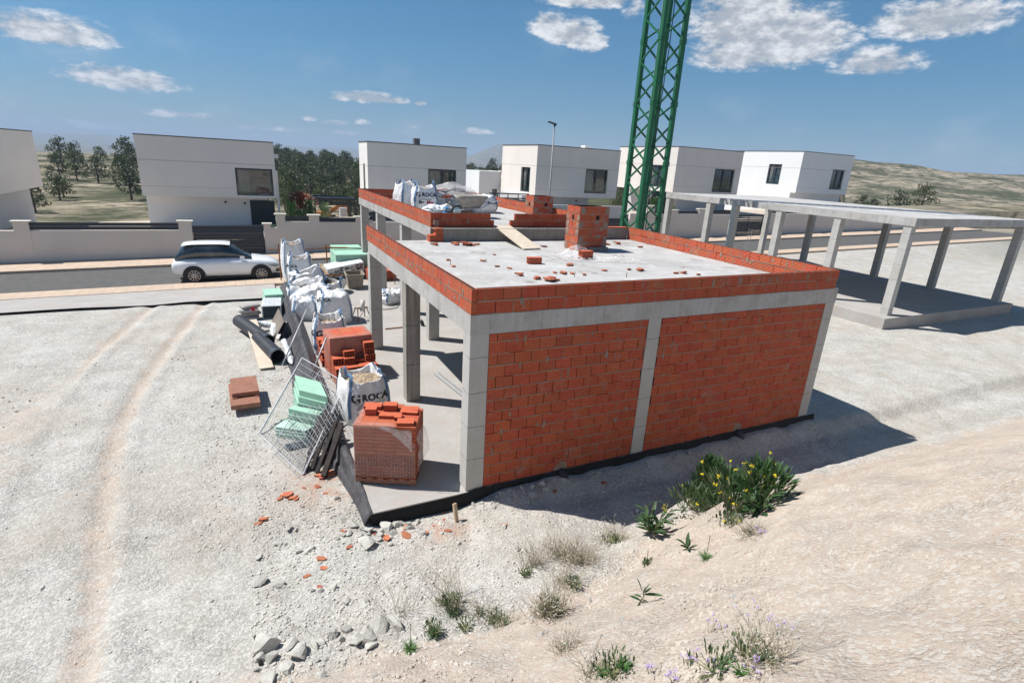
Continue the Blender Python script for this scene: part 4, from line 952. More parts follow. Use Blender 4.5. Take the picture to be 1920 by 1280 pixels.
# nearest pallet
A = at(667, 906, 2, 0); B_ = at(779, 911, 2, 0); rz = math.atan2(B_.y-A.y, B_.x-A.x); W = (B_-A).length
p1 = thing('brick_pallet', 'nearest pallet of hollow bricks with torn plastic film, at the slab corner', 'brick pallet', (A.x, A.y, 0), rz, 'pallets of hollow bricks'); D = .86
pallet(p1, .0, W, .0, D, .12, 'wood_red')
b = MB(); h = .076; z = .12
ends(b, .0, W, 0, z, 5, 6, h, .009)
b.cur = tone(); zt1 = z+6*h
for j in range(6): longs(b, 0, W, .085, D, z+j*h, 3, 1, h)
longs(b, -.004, W+.004, -.004, .29, zt1, 3, 8, .066); zt2 = zt1+8*.066
longs(b, 0, W, .292, .575, zt1, 3, 8, .066); longs(b, 0, W*.667, .578, D, zt1, 2, 8, .066); longs(b, W*.667, W, .578, D, zt1, 1, 7, .066)
b.build('brick_stack', M['brick_pallet'], p1)
def drape(name, mat, par, rows): b = MB(); b.grid(rows); return b.build(name, M[mat], par, True)
r9 = lambda x, y, s=1: .012*nz(x*6, y*6, s)
rows = []
for i in range(15):                                                   # film round the front, its top edge rolled over
    z = .16+(zt2-.16)*i/12 if i <= 12 else zt2+.012
    row = []
    for j in range(40):
        u = j/39; s = u*(D*.9+W); top = zt2 if s < D*.9+W*.66 else zt2-.30*((s-D*.9-W*.66)/(W*.34))
        zz = min(z, top) if i <= 12 else top+.012; inn = 0 if i <= 12 else .055*(i-12)
        if s < D*.9: p = (-.022+r9(s, zz)+inn, D*.9-s, zz)
        else: p = (s-D*.9, -.022+r9(s, zz, 2)+inn, zz)
        row.append(p)
    rows.append(row)
drape('plastic_film', 'film_thin', p1, rows)
rows = []
for i in range(14):                                                   # loose tail hanging off the right side
    row = []
    for j in range(14):
        u, v = i/13, j/13; row.append((W+.02+.16*math.sin(math.pi*u)*(.3+v)*.6+.03*nz(u*5, v*5, 4), .02+v*.62, .95-.12*v-u*.72+.05*nz(u*4, v*4, 8)))
    rows.append(row)
drape('plastic_film', 'film', p1, rows)
rows = []
for i in range(10):
    row = []
    for j in range(10):
        u, v = i/9, j/9; row.append((W*.45+u*W*.5, -.035-.02*math.sin(3*u)-.03*v*u, zt2+.012-.06*u-.33*u*u*v-.05*v+.015*nz(u*6, v*6, 1)))
    rows.append(row)
drape('plastic_film', 'film', p1, rows)
M1 = Matrix.Translation((A.x, A.y, 0)) @ Matrix.Rotation(rz, 4, 'Z')
for (x, y, z, a, kind, s) in ((.17, .43, zt2, 4, 'brick standing on end showing four cells, left on the nearest pallet', (.62, 1, 1)), (.15, .66, zt2, 2, 'flat brick at the back left corner of the nearest pallet', (1, 1.2, .55)), (.43, .62, zt2, 3, 'brick block behind the centre of the nearest pallet', (.75, 1.1, 1.0)),
        (.72, .69, zt2-.066, 3, 'brick at the back right of the nearest pallet', (1, .95, .75)), (.73, .50, zt2, -2, 'thin brick lying second from the back on the right of the nearest pallet', (1, .8, .4)), (.44, .33, zt2, 2, 'brick lying across the middle of the nearest pallet', (.95, 1, .5)), (.74, .12, zt2, 5, 'brick at the front right corner of the nearest pallet', (.92, 1.25, .5)), (.60, .30, zt2, 96, 'half brick wedged near the right front of the nearest pallet', (.6, .8, .55))):
    p = M1 @ Vector((x*W/.90, y, z)); brick(p.x, p.y, p.z+.001, rz+R(a), kind, 0, 0, 'loose bricks on the nearest pallet', s)
# second pallet, film still round the rear half
zt = 1.06; A2 = at(622, 722, 2, .0); B2 = at(707, 700, 2, 0)
p2 = thing('brick_pallet', 'second brick pallet, film wrapped block behind and stepped loose bricks in front', 'brick pallet', (-1.33, 5.06, 0), R(4), 'pallets of hollow bricks'); W2 = 1.02
pallet(p2, 0, W2, 0, 1.35, .11, 'wood_red'); b = MB()
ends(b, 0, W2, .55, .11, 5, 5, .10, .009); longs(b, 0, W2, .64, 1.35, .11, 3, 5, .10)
longs(b, 0, W2, .55, .95, .61, 3, 6, .072); longs(b, 0, W2, .953, 1.35, .61, 3, 6, .072); zt = .61+.432
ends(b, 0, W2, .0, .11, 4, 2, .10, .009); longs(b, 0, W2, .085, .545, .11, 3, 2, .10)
b.build('brick_stack', M['brick_pallet'], p2)
rows = []
for i in range(14):
    z = .35+(zt-.35)*i/10 if i <= 10 else zt+.008; inn = 0 if i <= 10 else .05*(i-10); row = []
    for j in range(60):
        a = 2*math.pi*j/60; c, s = math.cos(a), math.sin(a); q = 1/((abs(c)**14+abs(s)**14)**(1/14)) if inn == 0 else 1/((abs(c)**(14-3*(i-10))+abs(s)**(14-3*(i-10)))**(1/(14-3*(i-10))))
        row.append((W2/2+(W2/2+.02-inn)*c*q+r9(a, z)*.6, .95+(.42-inn)*s*q+r9(z, a, 3)*.6, z))
    rows.append(row)
b = MB(); b.grid(rows, True); b.build('plastic_film', M['film_thin'], p2, True)
M2 = Matrix.Translation((-1.33, 5.06, 0)) @ Matrix.Rotation(R(4), 4, 'Z')
for i, (x, y, z, a, sx, sy, sz, lab) in enumerate(((.13, .40, .31, 90, 1, 1.6, 1, 'front left brick of the stepped heap on the second pallet'), (.38, .40, .31, 90, 1, 1.6, 1, 'second front brick of the stepped heap on the second pallet'), (.13, .12, .31, 90, .7, 1.6, .9, 'low brick at the left front edge of the second pallet'), (.40, .12, .31, 90, .7, 1.6, .9, 'low brick second from the left on the front of the second pallet'), (.66, .12, .31, 90, .7, 1.6, .9, 'low brick in the middle of the front of the second pallet'), (.90, .14, .31, 90, .7, 1.4, .9, 'low brick at the right front edge of the second pallet'),
        (.13, .43, .453, 90, 1, 1.6, 1, 'upper left brick of the stepped heap on the second pallet'), (.38, .36, .453, 90, .9, 1.6, 1, 'upper second brick of the stepped heap on the second pallet'), (.40, .46, .596, 92, .8, 1.7, 1, 'topmost left brick of the stepped heap on the second pallet'), (.66, .42, .31, 90, .8, 1.3, 1.2, 'small brick in the gap of the stepped heap on the second pallet'),
        (.90, .42, .453, 90, 1, 1.6, 1.1, 'right hand brick of the stepped heap on the second pallet'), (.90, .46, .596, 90, .9, 1.6, 1.0, 'second brick up of the right hand tower on the second pallet'), (.89, .48, .74, 90, .9, 1.6, 1.1, 'top brick of the right hand tower on the second pallet'), (.89, .40, .31, 90, 1, 1.5, 1.0, 'bottom brick of the right hand tower on the second pallet'))):
    p = M2 @ Vector((x, y, z)); brick(p.x, p.y, p.z+.001*i, R(4+a+rnd.uniform(-2, 2)), lab, 0, 0, 'loose bricks on the second pallet', (sx, sy*1.08, sz*1.28))
# brick heap left of it
for i, (x, y, z, a, lab) in enumerate(((-1.36, 6.62, .0, 86, 'bottom front brick of the heap left of the second pallet'), (-1.36, 6.95, 0, 92, 'bottom middle brick of the heap left of the second pallet'), (-1.36, 7.28, 0, 85, 'bottom rear brick of the heap left of the second pallet'), (-1.34, 6.66, .19, 84, 'second layer front brick of the heap left of the second pallet'), (-1.37, 7.0, .19, 88, 'second layer middle brick of the heap left of the second pallet'), (-1.33, 6.80, .38, 75, 'upper brick of the heap left of the second pallet'), (-1.38, 7.14, .38, 96, 'rear upper brick of the heap left of the second pallet'), (-1.18, 7.06, .38, 20, 'tilted brick on top of the heap left of the second pallet'))):
    brick(x, y, z, R(a), lab, R(14) if i == 7 else 0, 0, 'bricks heaped left of the second pallet', (1, 1.55, 1.7))
# far brick pallet behind the columns
p3 = thing('brick_pallet', 'low pallet of bricks in the shade behind the front columns', 'brick pallet', (1.72, 16.2, 0), R(4), 'pallets of hollow bricks'); pallet(p3, 0, 1.15, 0, 1.6, .1, 'wood_red'); b = MB(); longs(b, 0, 1.15, 0, 1.6, .1, 4, 3, .12); b.build('brick_stack', M['brick_pallet'], p3)
# bricks on the roof
brick(3.06, 3.76, ZS+.004, R(-12), 'whole fluted brick lying alone in the middle of the lower roof', 0, 0, 'bricks on the lower roof', (1.1, 1.0, 1.35))
brick(4.72, 4.12, ZS+.004, R(2), 'fluted brick block weighing down the plastic sheet by the near chimney', 0, 0, 'bricks on the lower roof', (1.1, 1.2, 1.95))

# broken pieces of brick
def frag(n, seed):
    r = random.Random(seed); b = MB()
    for i in range(n):
        b.cur = tone(r); L, w, t = r.uniform(.07, .17), r.uniform(.05, .11), r.uniform(.008, .014); a = r.uniform(0, 6.28)
        k = r.randint(4, 6); ring = [(L*(.7+.5*r.random())*math.cos(6.283*q/k+.3)*.6, w*(.7+.5*r.random())*math.sin(6.283*q/k+.3)*.7) for q in range(k)]
        ca, sa = math.cos(a), math.sin(a); ox, oy = r.uniform(-.05, .05)*i, r.uniform(-.05, .05)*i; tl = r.uniform(-.25, .25)
        pts = [(x*ca-y*sa+ox, x*sa+y*ca+oy, .004+i*.012+abs(x*tl)*.6+.02*max(0, tl*x)) for x, y in ring]
        b.add([(x, y, z) for x, y, z in pts]+[(x, y, z+t*2) for x, y, z in pts], [tuple(range(k-1, -1, -1)), tuple(range(k, 2*k))]+[(q, (q+1) % k, k+(q+1) % k, k+q) for q in range(k)])
    return b
FR = [frag(n, s) for n, s in ((1, 1), (2, 2), (1, 3), (3, 4), (1, 5))]
fm = [f.build('brick_fragment', M['frag']) for f in FR]
used = [False]*5
def fragment(x, y, z, s, rz, i, label, group):
    if not used[i]: o = fm[i]; used[i] = True
    else: o = fm[i].copy(); C.objects.link(o)
    o.location = (x, y, z); o.rotation_euler = (rnd.uniform(-.1, .1), rnd.uniform(-.1, .1), rz); o.scale = (s, s, s); tag(o, label, 'brick fragment', group); return o
GF = 'broken brick pieces scattered on the lower roof'
RF = [(1.62, 6.66, 1.3, 1), (2.42, 6.59, 2.0, 3), (2.20, 6.63, 1.5, 1), (2.78, 6.64, 1.3, 0), (2.60, 6.50, 1.3, 2), (2.28, 2.14, 1.2, 1), (2.50, 2.0, 1.6, 3), (2.62, 1.98, 1.1, 0), (2.99, 2.66, .9, 2), (3.81, 3.40, 1.5, 0), (3.15, 2.58, 1.2, 1), (3.32, 2.5, .8, 4), (3.53, 2.34, .9, 0), (4.29, 2.68, 1.1, 2), (5.23, 2.58, 1.3, 1), (5.0, 2.7, 1.0, 0), (5.88, 2.09, .9, 4), (6.05, 2.06, 1.1, 1), (6.32, 1.85, 1.0, 0), (6.34, 6.25, 1.0, 2), (1.95, 4.22, .9, 4), (2.60, 5.02, .8, 2), (2.02, 3.55, .9, 0), (2.20, 3.28, .7, 4), (2.11, 2.54, 1.2, 1), (1.05, 3.71, .9, 2), (1.19, 4.47, .9, 0), (7.40, 6.37, 1.4, 1), (7.72, 5.71, 1.3, 0), (4.62, 6.10, 1.3, 0), (6.9, 6.3, 1.2, 3)]
for k, (x, y, s, i) in enumerate(RF): fragment(x, y, ZS+.004, s, rnd.uniform(0, 6.2), i, 'small broken piece of red brick scattered on the lower roof', GF)
# ramp
b = MB(); y0, y1, z0, z1 = 5.62, 7.66, ZS+.012, US+.02
t = .035
b.add([(3.73, y0, z0), (4.27, y0+.06, z0), (4.27, y1, z1), (3.73, y1, z1), (3.73, y0, z0+t), (4.27, y0+.06, z0+t), (4.27, y1, z1+t), (3.73, y1, z1+t)], [(0,3,2,1),(4,5,6,7),(0,1,5,4),(1,2,6,5),(2,3,7,6),(3,0,4,7)])
tag(b.build('plank_ramp', M['ply']), 'pale plywood board laid as a ramp between the two roofs', 'board')
# plastic sheet
b = MB(); rows = []
for i in range(60):
    row = []
    for j in range(34):
        u, v = i/59, j/33; x = 4.05+1.95*u; yc = 4.35-.85*u; y = yc+(v-.5)*(1.15-.5*u)*(.8+.3*nz(u*3, 2, 1))
        hgt_ = .42*math.exp(-((x-4.95)**2/.10+(y-4.62)**2/.09))+.14*math.exp(-((x-4.5)**2/.12+(y-4.5)**2/.1))+.10*math.exp(-((x-5.5)**2/.16+(y-3.75)**2/.05))
        z = ZS+.008+hgt_*(1+.35*nz(x*5, y*5, 3))+.07*abs(nz(x*6+y*2, y*6, 7))*math.sin(math.pi*v)+.03*abs(nz(x*15, y*15, 2)); row.append((x+.04*nz(y*7, x*3, 5), y, z))
    rows.append(row)
b.grid(rows); tag(b.build('plastic_sheet', M['film'], None, True), 'crumpled clear plastic sheet lying at the foot of the near chimney', 'plastic sheet')
# cement sacks under film
def sack(L, W, H, seed):
    b = MB(); rows = []; n = 28
    for i in range(11):
        u = -1+2*i/10; row = []
        for k in range(n):
            a = 2*math.pi*k/n; c, s = math.cos(a), math.sin(a); q = 1/((abs(c)**3+abs(s)**3)**(1/3)); e = (1-abs(u)**6*.55); e2 = (1-abs(u)**8*.25)
            row.append((u*L/2, W/2*c*q*e2*(1+.05*nz(u*3, c*2, seed)), H/2+H/2*s*q*e*(1+.14*nz(u*3+seed, c*3, s*2))))
        rows.append(row)
    b.grid(rows, True); b.quad(rows[0]); b.quad(rows[-1][::-1]); return b
sk = [sack(.60, .40, .14, s) for s in (1, 2, 3)]
ss = thing('cement_pallet', 'pallet of cement sacks under crumpled clear film on the upper roof', 'cement pallet', (3.25, 11.75, US), R(8)); pallet(ss, 0, 1.7, 0, 1.5, .12)
sm_ = [sk[i].build('sack', M['paper_white' if i == 0 else 'paper'], ss, True) for i in range(3)]
k = 0; first_s = [True]*3
for lay in range(5):
    for i in range(3 if lay < 4 else 2):
        for j in range(2):
            if lay == 4 and j == 0: continue
            m = k % 3 if lay != 1 else 0
            if first_s[m]: o = sm_[m]; first_s[m] = False
            else: o = sm_[m].copy(); C.objects.link(o)
            o.location = (.3+.52*i+.04*math.sin(k), .35+.62*j, .12+.145*lay); o.rotation_euler = (0, R(4*math.sin(k*2.1)), R(90 if lay % 2 else 84)+.1*math.sin(k)); k += 1
b = MB(); b.box((.25, -.03, .52), (.62, .3, .60)); b.box((.3, .5, .72), (.7, .8, .79)); b.build('brick_on_top', M['brickX'], ss)
rows = []
for i in range(30):
    row = []
    for j in range(30):
        u, v = i/29, j/29; x = -.1+1.95*u; y = -.14+1.75*v
        e = min(u, 1-u, v*1.1, 1-v)*2; z = .12+.70*min(1, e*4.2)*(1+.12*nz(u*5, v*5, 6))+.20*math.exp(-((u-.62)**2/.05+(v-.6)**2/.1))+.06*abs(nz(u*11, v*11, 3)); row.append((x+.05*nz(u*6, v*6, 1), y, z))
    rows.append(row)
drape('plastic_film', 'film', ss, rows)
bs = 'blue ended cement sacks by the wheelbarrow'
for i, (z, a, lab) in enumerate(((0, 4, 'lower of two blue ended cement sacks left of the wheelbarrow'), (.145, -3, 'upper of two blue ended cement sacks left of the wheelbarrow'))):
    o = tag(sk[i+1].build('cement_sack', M['paper'], None, True, (3.50, 10.72, US+z)), lab, 'cement sack', bs); o.rotation_euler = (0, 0, R(a))
    q = MB(); q.box((-.285, -.185, .012), (-.10, -.18+.372, .142)); c = q.build('blue_end', M['blue'], o); bv = c.modifiers.new('r', 'BEVEL'); bv.width = .03; bv.segments = 3
# wheelbarrow, seen from the side
wb = thing('wheelbarrow', 'cement crusted wheelbarrow with pale blue wheel on the upper roof', 'wheelbarrow', (4.02, 10.35, US), R(-4))
b = MB(); n = 26
prof = [(.30, .16, .30), (.42, .24, .40), (.60, .36, .53), (.72, .42, .58)]
rows = []
for (z, hy, hx) in prof:
    row = []
    for k in range(n):
        a = 2*math.pi*k/n; c, s = math.cos(a), math.sin(a); q = 1/((abs(c)**4+abs(s)**4)**.25); row.append((hx*c*q+(.04 if c < 0 else 0)+.10*(z-.5)*0, hy*s*q*.95, z+.015*nz(c*3, s*3, z)))
    rows.append(row)
inner = [[(x*.93, y*.93, z+.012 if i == 3 else z+.02) for (x, y, z) in rw] for i, rw in reversed(list(enumerate(rows)))]
b.grid(rows+inner, True); b.quad(rows[0][::-1]); b.quad(inner[-1]); b.build('tray', M['barrow'], wb, True)
b = MB()
for s in (-1, 1): b.tube([(-.62, .12*s, .20), (-.2, .17*s, .28), (.3, .26*s, .33), (.72, .30*s, .55), (.98, .30*s, .60)], .018, 8)
b.build('handle_frame', M['galv'], wb)
b = MB()
for s in (-1, 1): b.tube([(.30, .26*s, .33), (.36, .27*s, .0)], .016, 8); b.tube([(-.28, .14*s, .27), (-.28, .15*s, .5)], .014, 8)
b.build('leg', M['galv'], wb)
b = MB(); b.tube([(-.48, -.05, .19), (-.48, .05, .19)], .19, 24); w_ = b.build('wheel', M['rubber'], wb); b = MB(); b.tube([(-.48, -.06, .19), (-.48, .06, .19)], .145, 24); b.build('rim', M['wheel_blue'], w_)

# ---------------------------------------------------------------- around the slab
# mortar tub
tb = thing('mortar_tub', 'square grey mortar tub caked with cement behind the front column', 'tub', (.92, 15.35, 0), R(-2))
rows = []; n = 40
def rr(hx, hy, z):
    row = []
    for k in range(n):
        a = 2*math.pi*k/n; c, s = math.cos(a), math.sin(a); q = 1/((abs(c)**9+abs(s)**9)**(1/9)); row.append((hx*c*q, hy*s*q, z+.008*nz(c*4, s*4, z*3)))
    return row
rows = [rr(.29, .36, 0), rr(.34, .42, .5), rr(.345, .43, .55), rr(.385, .47, .56), rr(.385, .47, .61), rr(.335, .42, .61), rr(.29, .37, .14)]
b = MB(); b.grid(rows, True); b.quad(rows[0][::-1]); b.quad(rows[-1]); b.build('tub_shell', M['tub'], tb)
# timber pallet standing loose
tp = thing('timber_pallet', 'empty pale timber pallet tipped against the white bags', 'pallet', (-.28, 16.75, .18), R(6))
b = MB()
for i in range(6): b.box((0, .02+i*.19, .10), (.98, .13+i*.19, .125))
for i in range(3): b.box((i*.44, 0, .02), (i*.44+.1, 1.12, .10))
for i in range(3): b.box((i*.44, 0, 0), (i*.44+.1, 1.12, .02))
b.build('slats', M['wood'], tp); tp.rotation_euler = (R(14), R(3), R(6))
b = MB(); b.box((0.05, .05, .03), (.93, 1.05, .095)); b.cur = (.8, .8, .8, 1); b.build('bricks_below', M['brickX'], tp)
# green insulation stacks
def foam(label, x0, y0, w, d, z0, n, h, rz, mat='insul', group='stacks of pale green foam boards', tilt=(0, 0), name='foam_board_stack', seed=1):
    r = random.Random(seed); t = thing(name, label, 'foam boards', (x0, y0, z0), rz, group); t.rotation_euler = (tilt[0], tilt[1], rz); b = MB()
    for i in range(n):
        j, k = r.uniform(-.012, .012), r.uniform(-.012, .012); b.box((j, k, i*h+.001), (w+j, d+k, (i+1)*h-.002))
    o = b.build('boards', M[mat], t); bv = o.modifiers.new('e', 'BEVEL'); bv.width = .004; return t
foam('front stack of green foam boards by the street corner column', .50, 17.45, 1.42, 1.35, 0, 10, .10, R(-2), seed=3)
foam('rear stack of green foam boards by the street corner column', .62, 18.95, 1.35, 1.3, -.35, 13, .105, R(-1), seed=4)
wp = thing('printed_foam_pack', 'white wrapped foam pack printed with dark letters in front of the green stack', 'foam pack', (.10, 16.92, .02), R(7), 'printed white foam packs'); wp.rotation_euler = (R(12), R(-9), R(7))
b = MB(); b.box((0, 0, 0), (1.62, .62, .48)); o = b.build('wrapped_boards', M['white_pack'], wp); bv = o.modifiers.new('e', 'BEVEL'); bv.width = .02; bv.segments = 3
b = MB()
for i, (s, x, z, a) in enumerate((('S', .42, .30, 90), ('W', .62, .34, 90), ('S', .62, .14, 90), ('B', .85, .34, 90), ('S', .85, .14, 90), ('N', 1.08, .16, 70), ('I', 1.08, .34, 90), ('W', 1.32, .33, 90), ('N', 1.32, .14, 90), ('W', 1.5, .3, 80), ('P', .22, .12, 90))):
    v, f = text_mesh(s, .26, True); ca, sa = math.cos(R(a)), math.sin(R(a)); b.add([(x+p[0]*ca-p[1]*sa, -.004, z+p[0]*sa+p[1]*ca) for p in v], f)
b.build('printed_lettering', M['print_black'], wp)
# sawhorse, brick bar, pipe stub, rails
sh = thing('sawhorse', 'small rusty trestle with a beige roll hung on it beside the grey fronted bag', 'trestle', (.28, 10.5, 0), R(12))
for (x, y) in ((-.2, -.22), (.2, -.22), (-.2, .22), (.2, .22)):
    b = MB(); b.tube([(x*1.15, y*1.3, 0), (x*.8, y*.4, .42)], .016, 6); b.build('leg', M['rust'], sh)
b = MB(); b.tube([(-.24, 0, .42), (.24, 0, .42)], .018, 6); b.tube([(-.22, -.25, .1), (.2, .18, .28)], .012, 6); b.tube([(-.16, -.09, .42), (.16, -.09, .42)], .014, 6); b.build('crossbar', M['rust'], sh)
b = MB(); b.tube([(.02, -.06, .26), (.06, -.02, .62)], [.075, .07], 12); tag(b.build('beige_roll', M['paper_white'], None, True, (.28, 10.5, .06)), 'beige cloth roll propped on the rusty trestle', 'roll')
b = MB(); b.box((0, 0, 0), (.62, .035, .03)); o = tag(b.build('steel_bar', M['rust']), 'thin red brown bar lying on the floor between two columns', 'bar'); o.location = (.78, 9.2, .004); o.rotation_euler.z = R(4)
b = MB(); b.tube([(0, 0, -.0), (-.03, 0, .11), (-.08, .03, .19)], .06, 14); tag(b.build('pipe_stub', M['pipe'], None, True, (2.05, 9.3, 0)), 'short black pipe stub standing up from the floor screed', 'pipe')
b = MB(); b.bar((1.10, 5.1, .04), (1.32, 3.35, .04), .05, .04); tag(b.build('metal_rail', M['galv']), 'long pale metal rail lying on the floor behind the corner column', 'rail')
b = MB(); b.bar((1.22, 5.2, .03), (1.42, 3.45, .03), .03, .03); tag(b.build('metal_rail', M['galv']), 'thinner pale metal rail lying beside the long one on the floor', 'rail')
cb = MB(); cb.tube([(1.5+.5*math.sin(a), 12.0+.5*math.cos(a*.9), .03+.25*max(0, math.sin(a*1.3))) for a in np.linspace(0, 5.5, 30)], .014, 6); tag(cb.build('black_hose', M['cable'], None, True), 'loop of black hose lying over the slumped sack behind the column', 'hose')
h_ = MB(); h_.tube([(2.55, 16.1, .45), (2.75, 15.9, .75), (2.6, 15.6, .5), (2.66, 15.5, .0)], .018, 6); h_.tube([(2.75, 15.9, .75), (2.45, 16.3, .8)], .018, 6); tag(h_.build('bent_reinforcement', M['rust'], None, True), 'bent rusty bars sticking up beside the shaded brick pallet', 'steel bar')
# orange site fence
of = thing('site_fence', 'rusty orange rail fence on thin posts at the street end of the plot', 'fence', (-1.75, 18.9, -.35))
for (x, h) in ((.02, 1.65), (2.05, 1.6), (4.1, 1.5)):
    b = MB(); b.tube([(x, 0, 0), (x, 0, h)], .028, 8); b.build('post', M['rust'], of)
b = MB(); b.tube([(-.45, 0, 1.38), (1, 0, 1.40), (2.6, .02, 1.43), (4.4, .05, 1.36)], .022, 6); b.build('rail', M['rust'], of); b = MB(); b.tube([(-.2, 0, .55), (2, 0, .62), (4.4, .05, .56)], .018, 6); b.build('rail', M['rust'], of)
b = MB(); b.bar((1.9, .02, 1.44), (3.0, .02, 1.42), .03, .07); b.build('tape', M['orange'], of)
# ---------------------------------------------------------------- dimpled sheet along the slab edge
rows = []; nt = 120
for i in range(nt+1):
    y = -.06+15.9*i/nt; q = min(1, max(0, (y+.1)/5.2)); w_ = .13+.56*q*q*(3-2*q)+.05*nz(y*.8, 1, 2); up = .03+.24*q
    if y < .5: up = .0+.02*y
    row = []
    for j in range(25):
        s = j/24; x = -1.555-w_*s; zg = hz(x, y); prf = up*math.sin(math.pi*min(1, s*1.5))*(1 if s < .66 else 0)
        z = .015*(1-s)+prf+(zg+.02-.015)*(s**1.6); z += (.07*nz(y*.35, s*3.5, 1)+.045*math.sin(s*17+y*.25+2*nz(y*.3, 2, 2)))*min(1, s*3)*q+.012*nz(y*3, s*6, 4)
        if s > .7: z = max(z, zg+.01)
        row.append((x, y, z))
    rows.append(row)
b = MB(); b.grid(rows); o = tag(b.build('drainage_sheet', M['membrane'], None, True), 'long folded black dimpled drainage sheet hanging over the left edge of the floor slab', 'drainage sheet')
so_ = o.modifiers.new('s', 'SOLIDIFY'); so_.thickness = .008
# fallen mesh fence panels
def mesh_panel(label, A, Bc, Cc, Dd, nu, nv, frame=(1, 1, 1, 1), wr=.0042, fr=.021):
    """A-D the lower edge, B-C the upper one"""
    A, Bc, Cc, Dd = map(Vector, (A, Bc, Cc, Dd)); o0 = A.copy(); t = thing('mesh_fence', label, 'mesh fence', o0, 0, 'fallen wire mesh fence panels')
    P = lambda u, v: (A*(1-u)+Dd*u)*(1-v)+(Bc*(1-u)+Cc*u)*v-o0
    b = MB()
    for i in range(nu+1): u = i/nu; b.tube([P(u, v/6)+Vector((0, 0, .03*nz(u*3, v, 3)*(v % 6 != 0))) for v in range(7)], wr, 4, False)
    b.build('mesh_wires', M['galv'], t); b = MB()
    for j in range(nv+1): v = j/nv; b.tube([P(u/6, v) for u in range(7)], wr, 4, False)
    b.build('mesh_wires', M['galv'], t)
    for k, (p, q) in enumerate(((A, Bc), (Dd, Cc), (Bc, Cc), (A, Dd))):
        if frame[k]:
            b = MB(); b.tube([p-o0, q-o0], fr if k < 2 else fr*.6, 8); b.build('frame_tube', M['galv'], t)
    return t
Ap = at(486, 813, 2, -.22); Dp = at(568, 890, 2, -.24); Cp = at(648, 718, 2, .62); Bp = at(567, 671, 2, .62)
mesh_panel('larger fallen wire mesh panel leaning over the green foam boards', Ap, Bp, Cp, Dp, 22, 13)
A3 = at(508, 843, 2, -.14); D3 = at(560, 893, 2, -.2); C3 = at(640, 770, 2, .45); B3 = at(600, 694, 2, .55)
mesh_panel('smaller fallen wire mesh panel lying across the larger one', A3, B3, C3, D3, 15, 16, (1, 0, 1, 0), .0036, .010)
for (a, c, lab) in (((529, 685, -.2), (575, 580, .9), 'grey steel fence post leaning against the black sheet beside the pipes'), ((580, 712, .0), (612, 633, .95), 'grey steel fence post leaning above the green foam boards')):
    p, q = at(a[0], a[1], 2, a[2]), at(c[0], c[1], 2, c[2]); b = MB(); b.tube([p, q], .021, 8); tag(b.build('fence_post', M['galv'], None, True), lab, 'fence post', 'leaning grey fence posts')
fp = at(648, 718, 2, .62); b = MB(); b.tube([at(628, 770, 2, .15), at(650, 716, 2, .75)], .024, 8); tag(b.build('fence_post', M['galv'], None, True), 'grey steel fence post leaning beside the nearest big bag', 'fence post', 'leaning grey fence posts')
# foam boards under the mesh
def cascade(label, q, zb, n, mat, slide, seed):
    """a slid stack of boards: q = the four corners of its top face, each board a little further out than the one above"""
    r = random.Random(seed); q = [Vector(p) for p in q]; o0 = q[0].copy(); t = thing('foam_board_stack', label, 'foam boards', o0, 0, 'green foam boards under the fallen mesh'); b = MB(); H = q[0].z-zb; s = Vector(slide)
    for i in range(n):
        za, zc = -H*i/n-.001, -H*(i+1)/n+.002; d = s*(i/n)+Vector((r.uniform(-.012, .012), r.uniform(-.012, .012), 0)); vs = [p-o0+d for p in q]
        b.add([(p.x, p.y, p.z+zc) for p in vs]+[(p.x, p.y, p.z+za) for p in vs], [(3, 2, 1, 0), (4, 5, 6, 7), (0, 1, 5, 4), (1, 2, 6, 5), (2, 3, 7, 6), (3, 0, 4, 7)])
    o = b.build('boards', M[mat], t); bv = o.modifiers.new('e', 'BEVEL'); bv.width = .004
T1 = [at(560, 731, 2, .55), at(613, 744, 2, .52), at(600, 716, 2, .56), at(552, 703, 2, .58)]
cascade('tall rear block of green foam boards under the fallen mesh', T1, -.28, 6, 'insul', (-.10, -.06, 0), 6)
fl, fr_ = T1[0]+Vector((-.10, -.07, -.30)), T1[1]+Vector((-.09, -.07, -.27))
T2 = [at(541, 765, 2, .22), at(596, 778, 2, .20), fr_, fl]
cascade('lower front block of green foam boards under the fallen mesh', T2, -.28, 4, 'insul', (-.07, -.05, 0), 7)
f2, f3 = T2[0]+Vector((-.07, -.06, -.21)), T2[1]+Vector((-.10, -.06, -.20))
T3 = [at(517, 800, 2, -.02), at(574, 808, 2, -.03), f3, f2]
cascade('pale grey foam offcuts at the front of the boards under the mesh', T3, -.27, 4, 'insul_pale', (.0, -.03, 0), 8)
b = MB(); b.box((0, 0, 0), (.60, .22, .05)); o = tag(b.build('black_tray', M['pack_dark']), 'flat black plastic tray under the front of the foam boards', 'tray'); o.location = (-2.60, 2.78, hz(-2.4, 2.8)); o.rotation_euler = (0, 0, R(6))
# dark planks leaning on the slab edge
for i, (xa, ya, xb, yb, zb, w_) in enumerate(((572, 884, 612, 768, .30, .07), (584, 880, 622, 775, .34, .07), (594, 886, 630, 790, .36, .06), (603, 868, 641, 792, .40, .065), (578, 862, 600, 770, .22, .07), (588, 850, 612, 760, .26, .07))):
    p = at(xa, ya, 2, -.24); q = at(xb, yb, 2, zb); b = MB(); b.bar(p, q, w_, .055)
    tag(b.build('timber_batten', M['wood_dark']), ('dark timber batten leaning in the bundle between the mesh panels and the slab edge'), 'batten', 'dark battens under the fallen mesh')
b = MB(); b.bar(at(607, 893, 2, -.22), at(640, 797, 2, .36), .09, .09); tag(b.build('timber_post', M['wood_dark']), 'thickest dark timber post at the right side of the batten bundle', 'post')
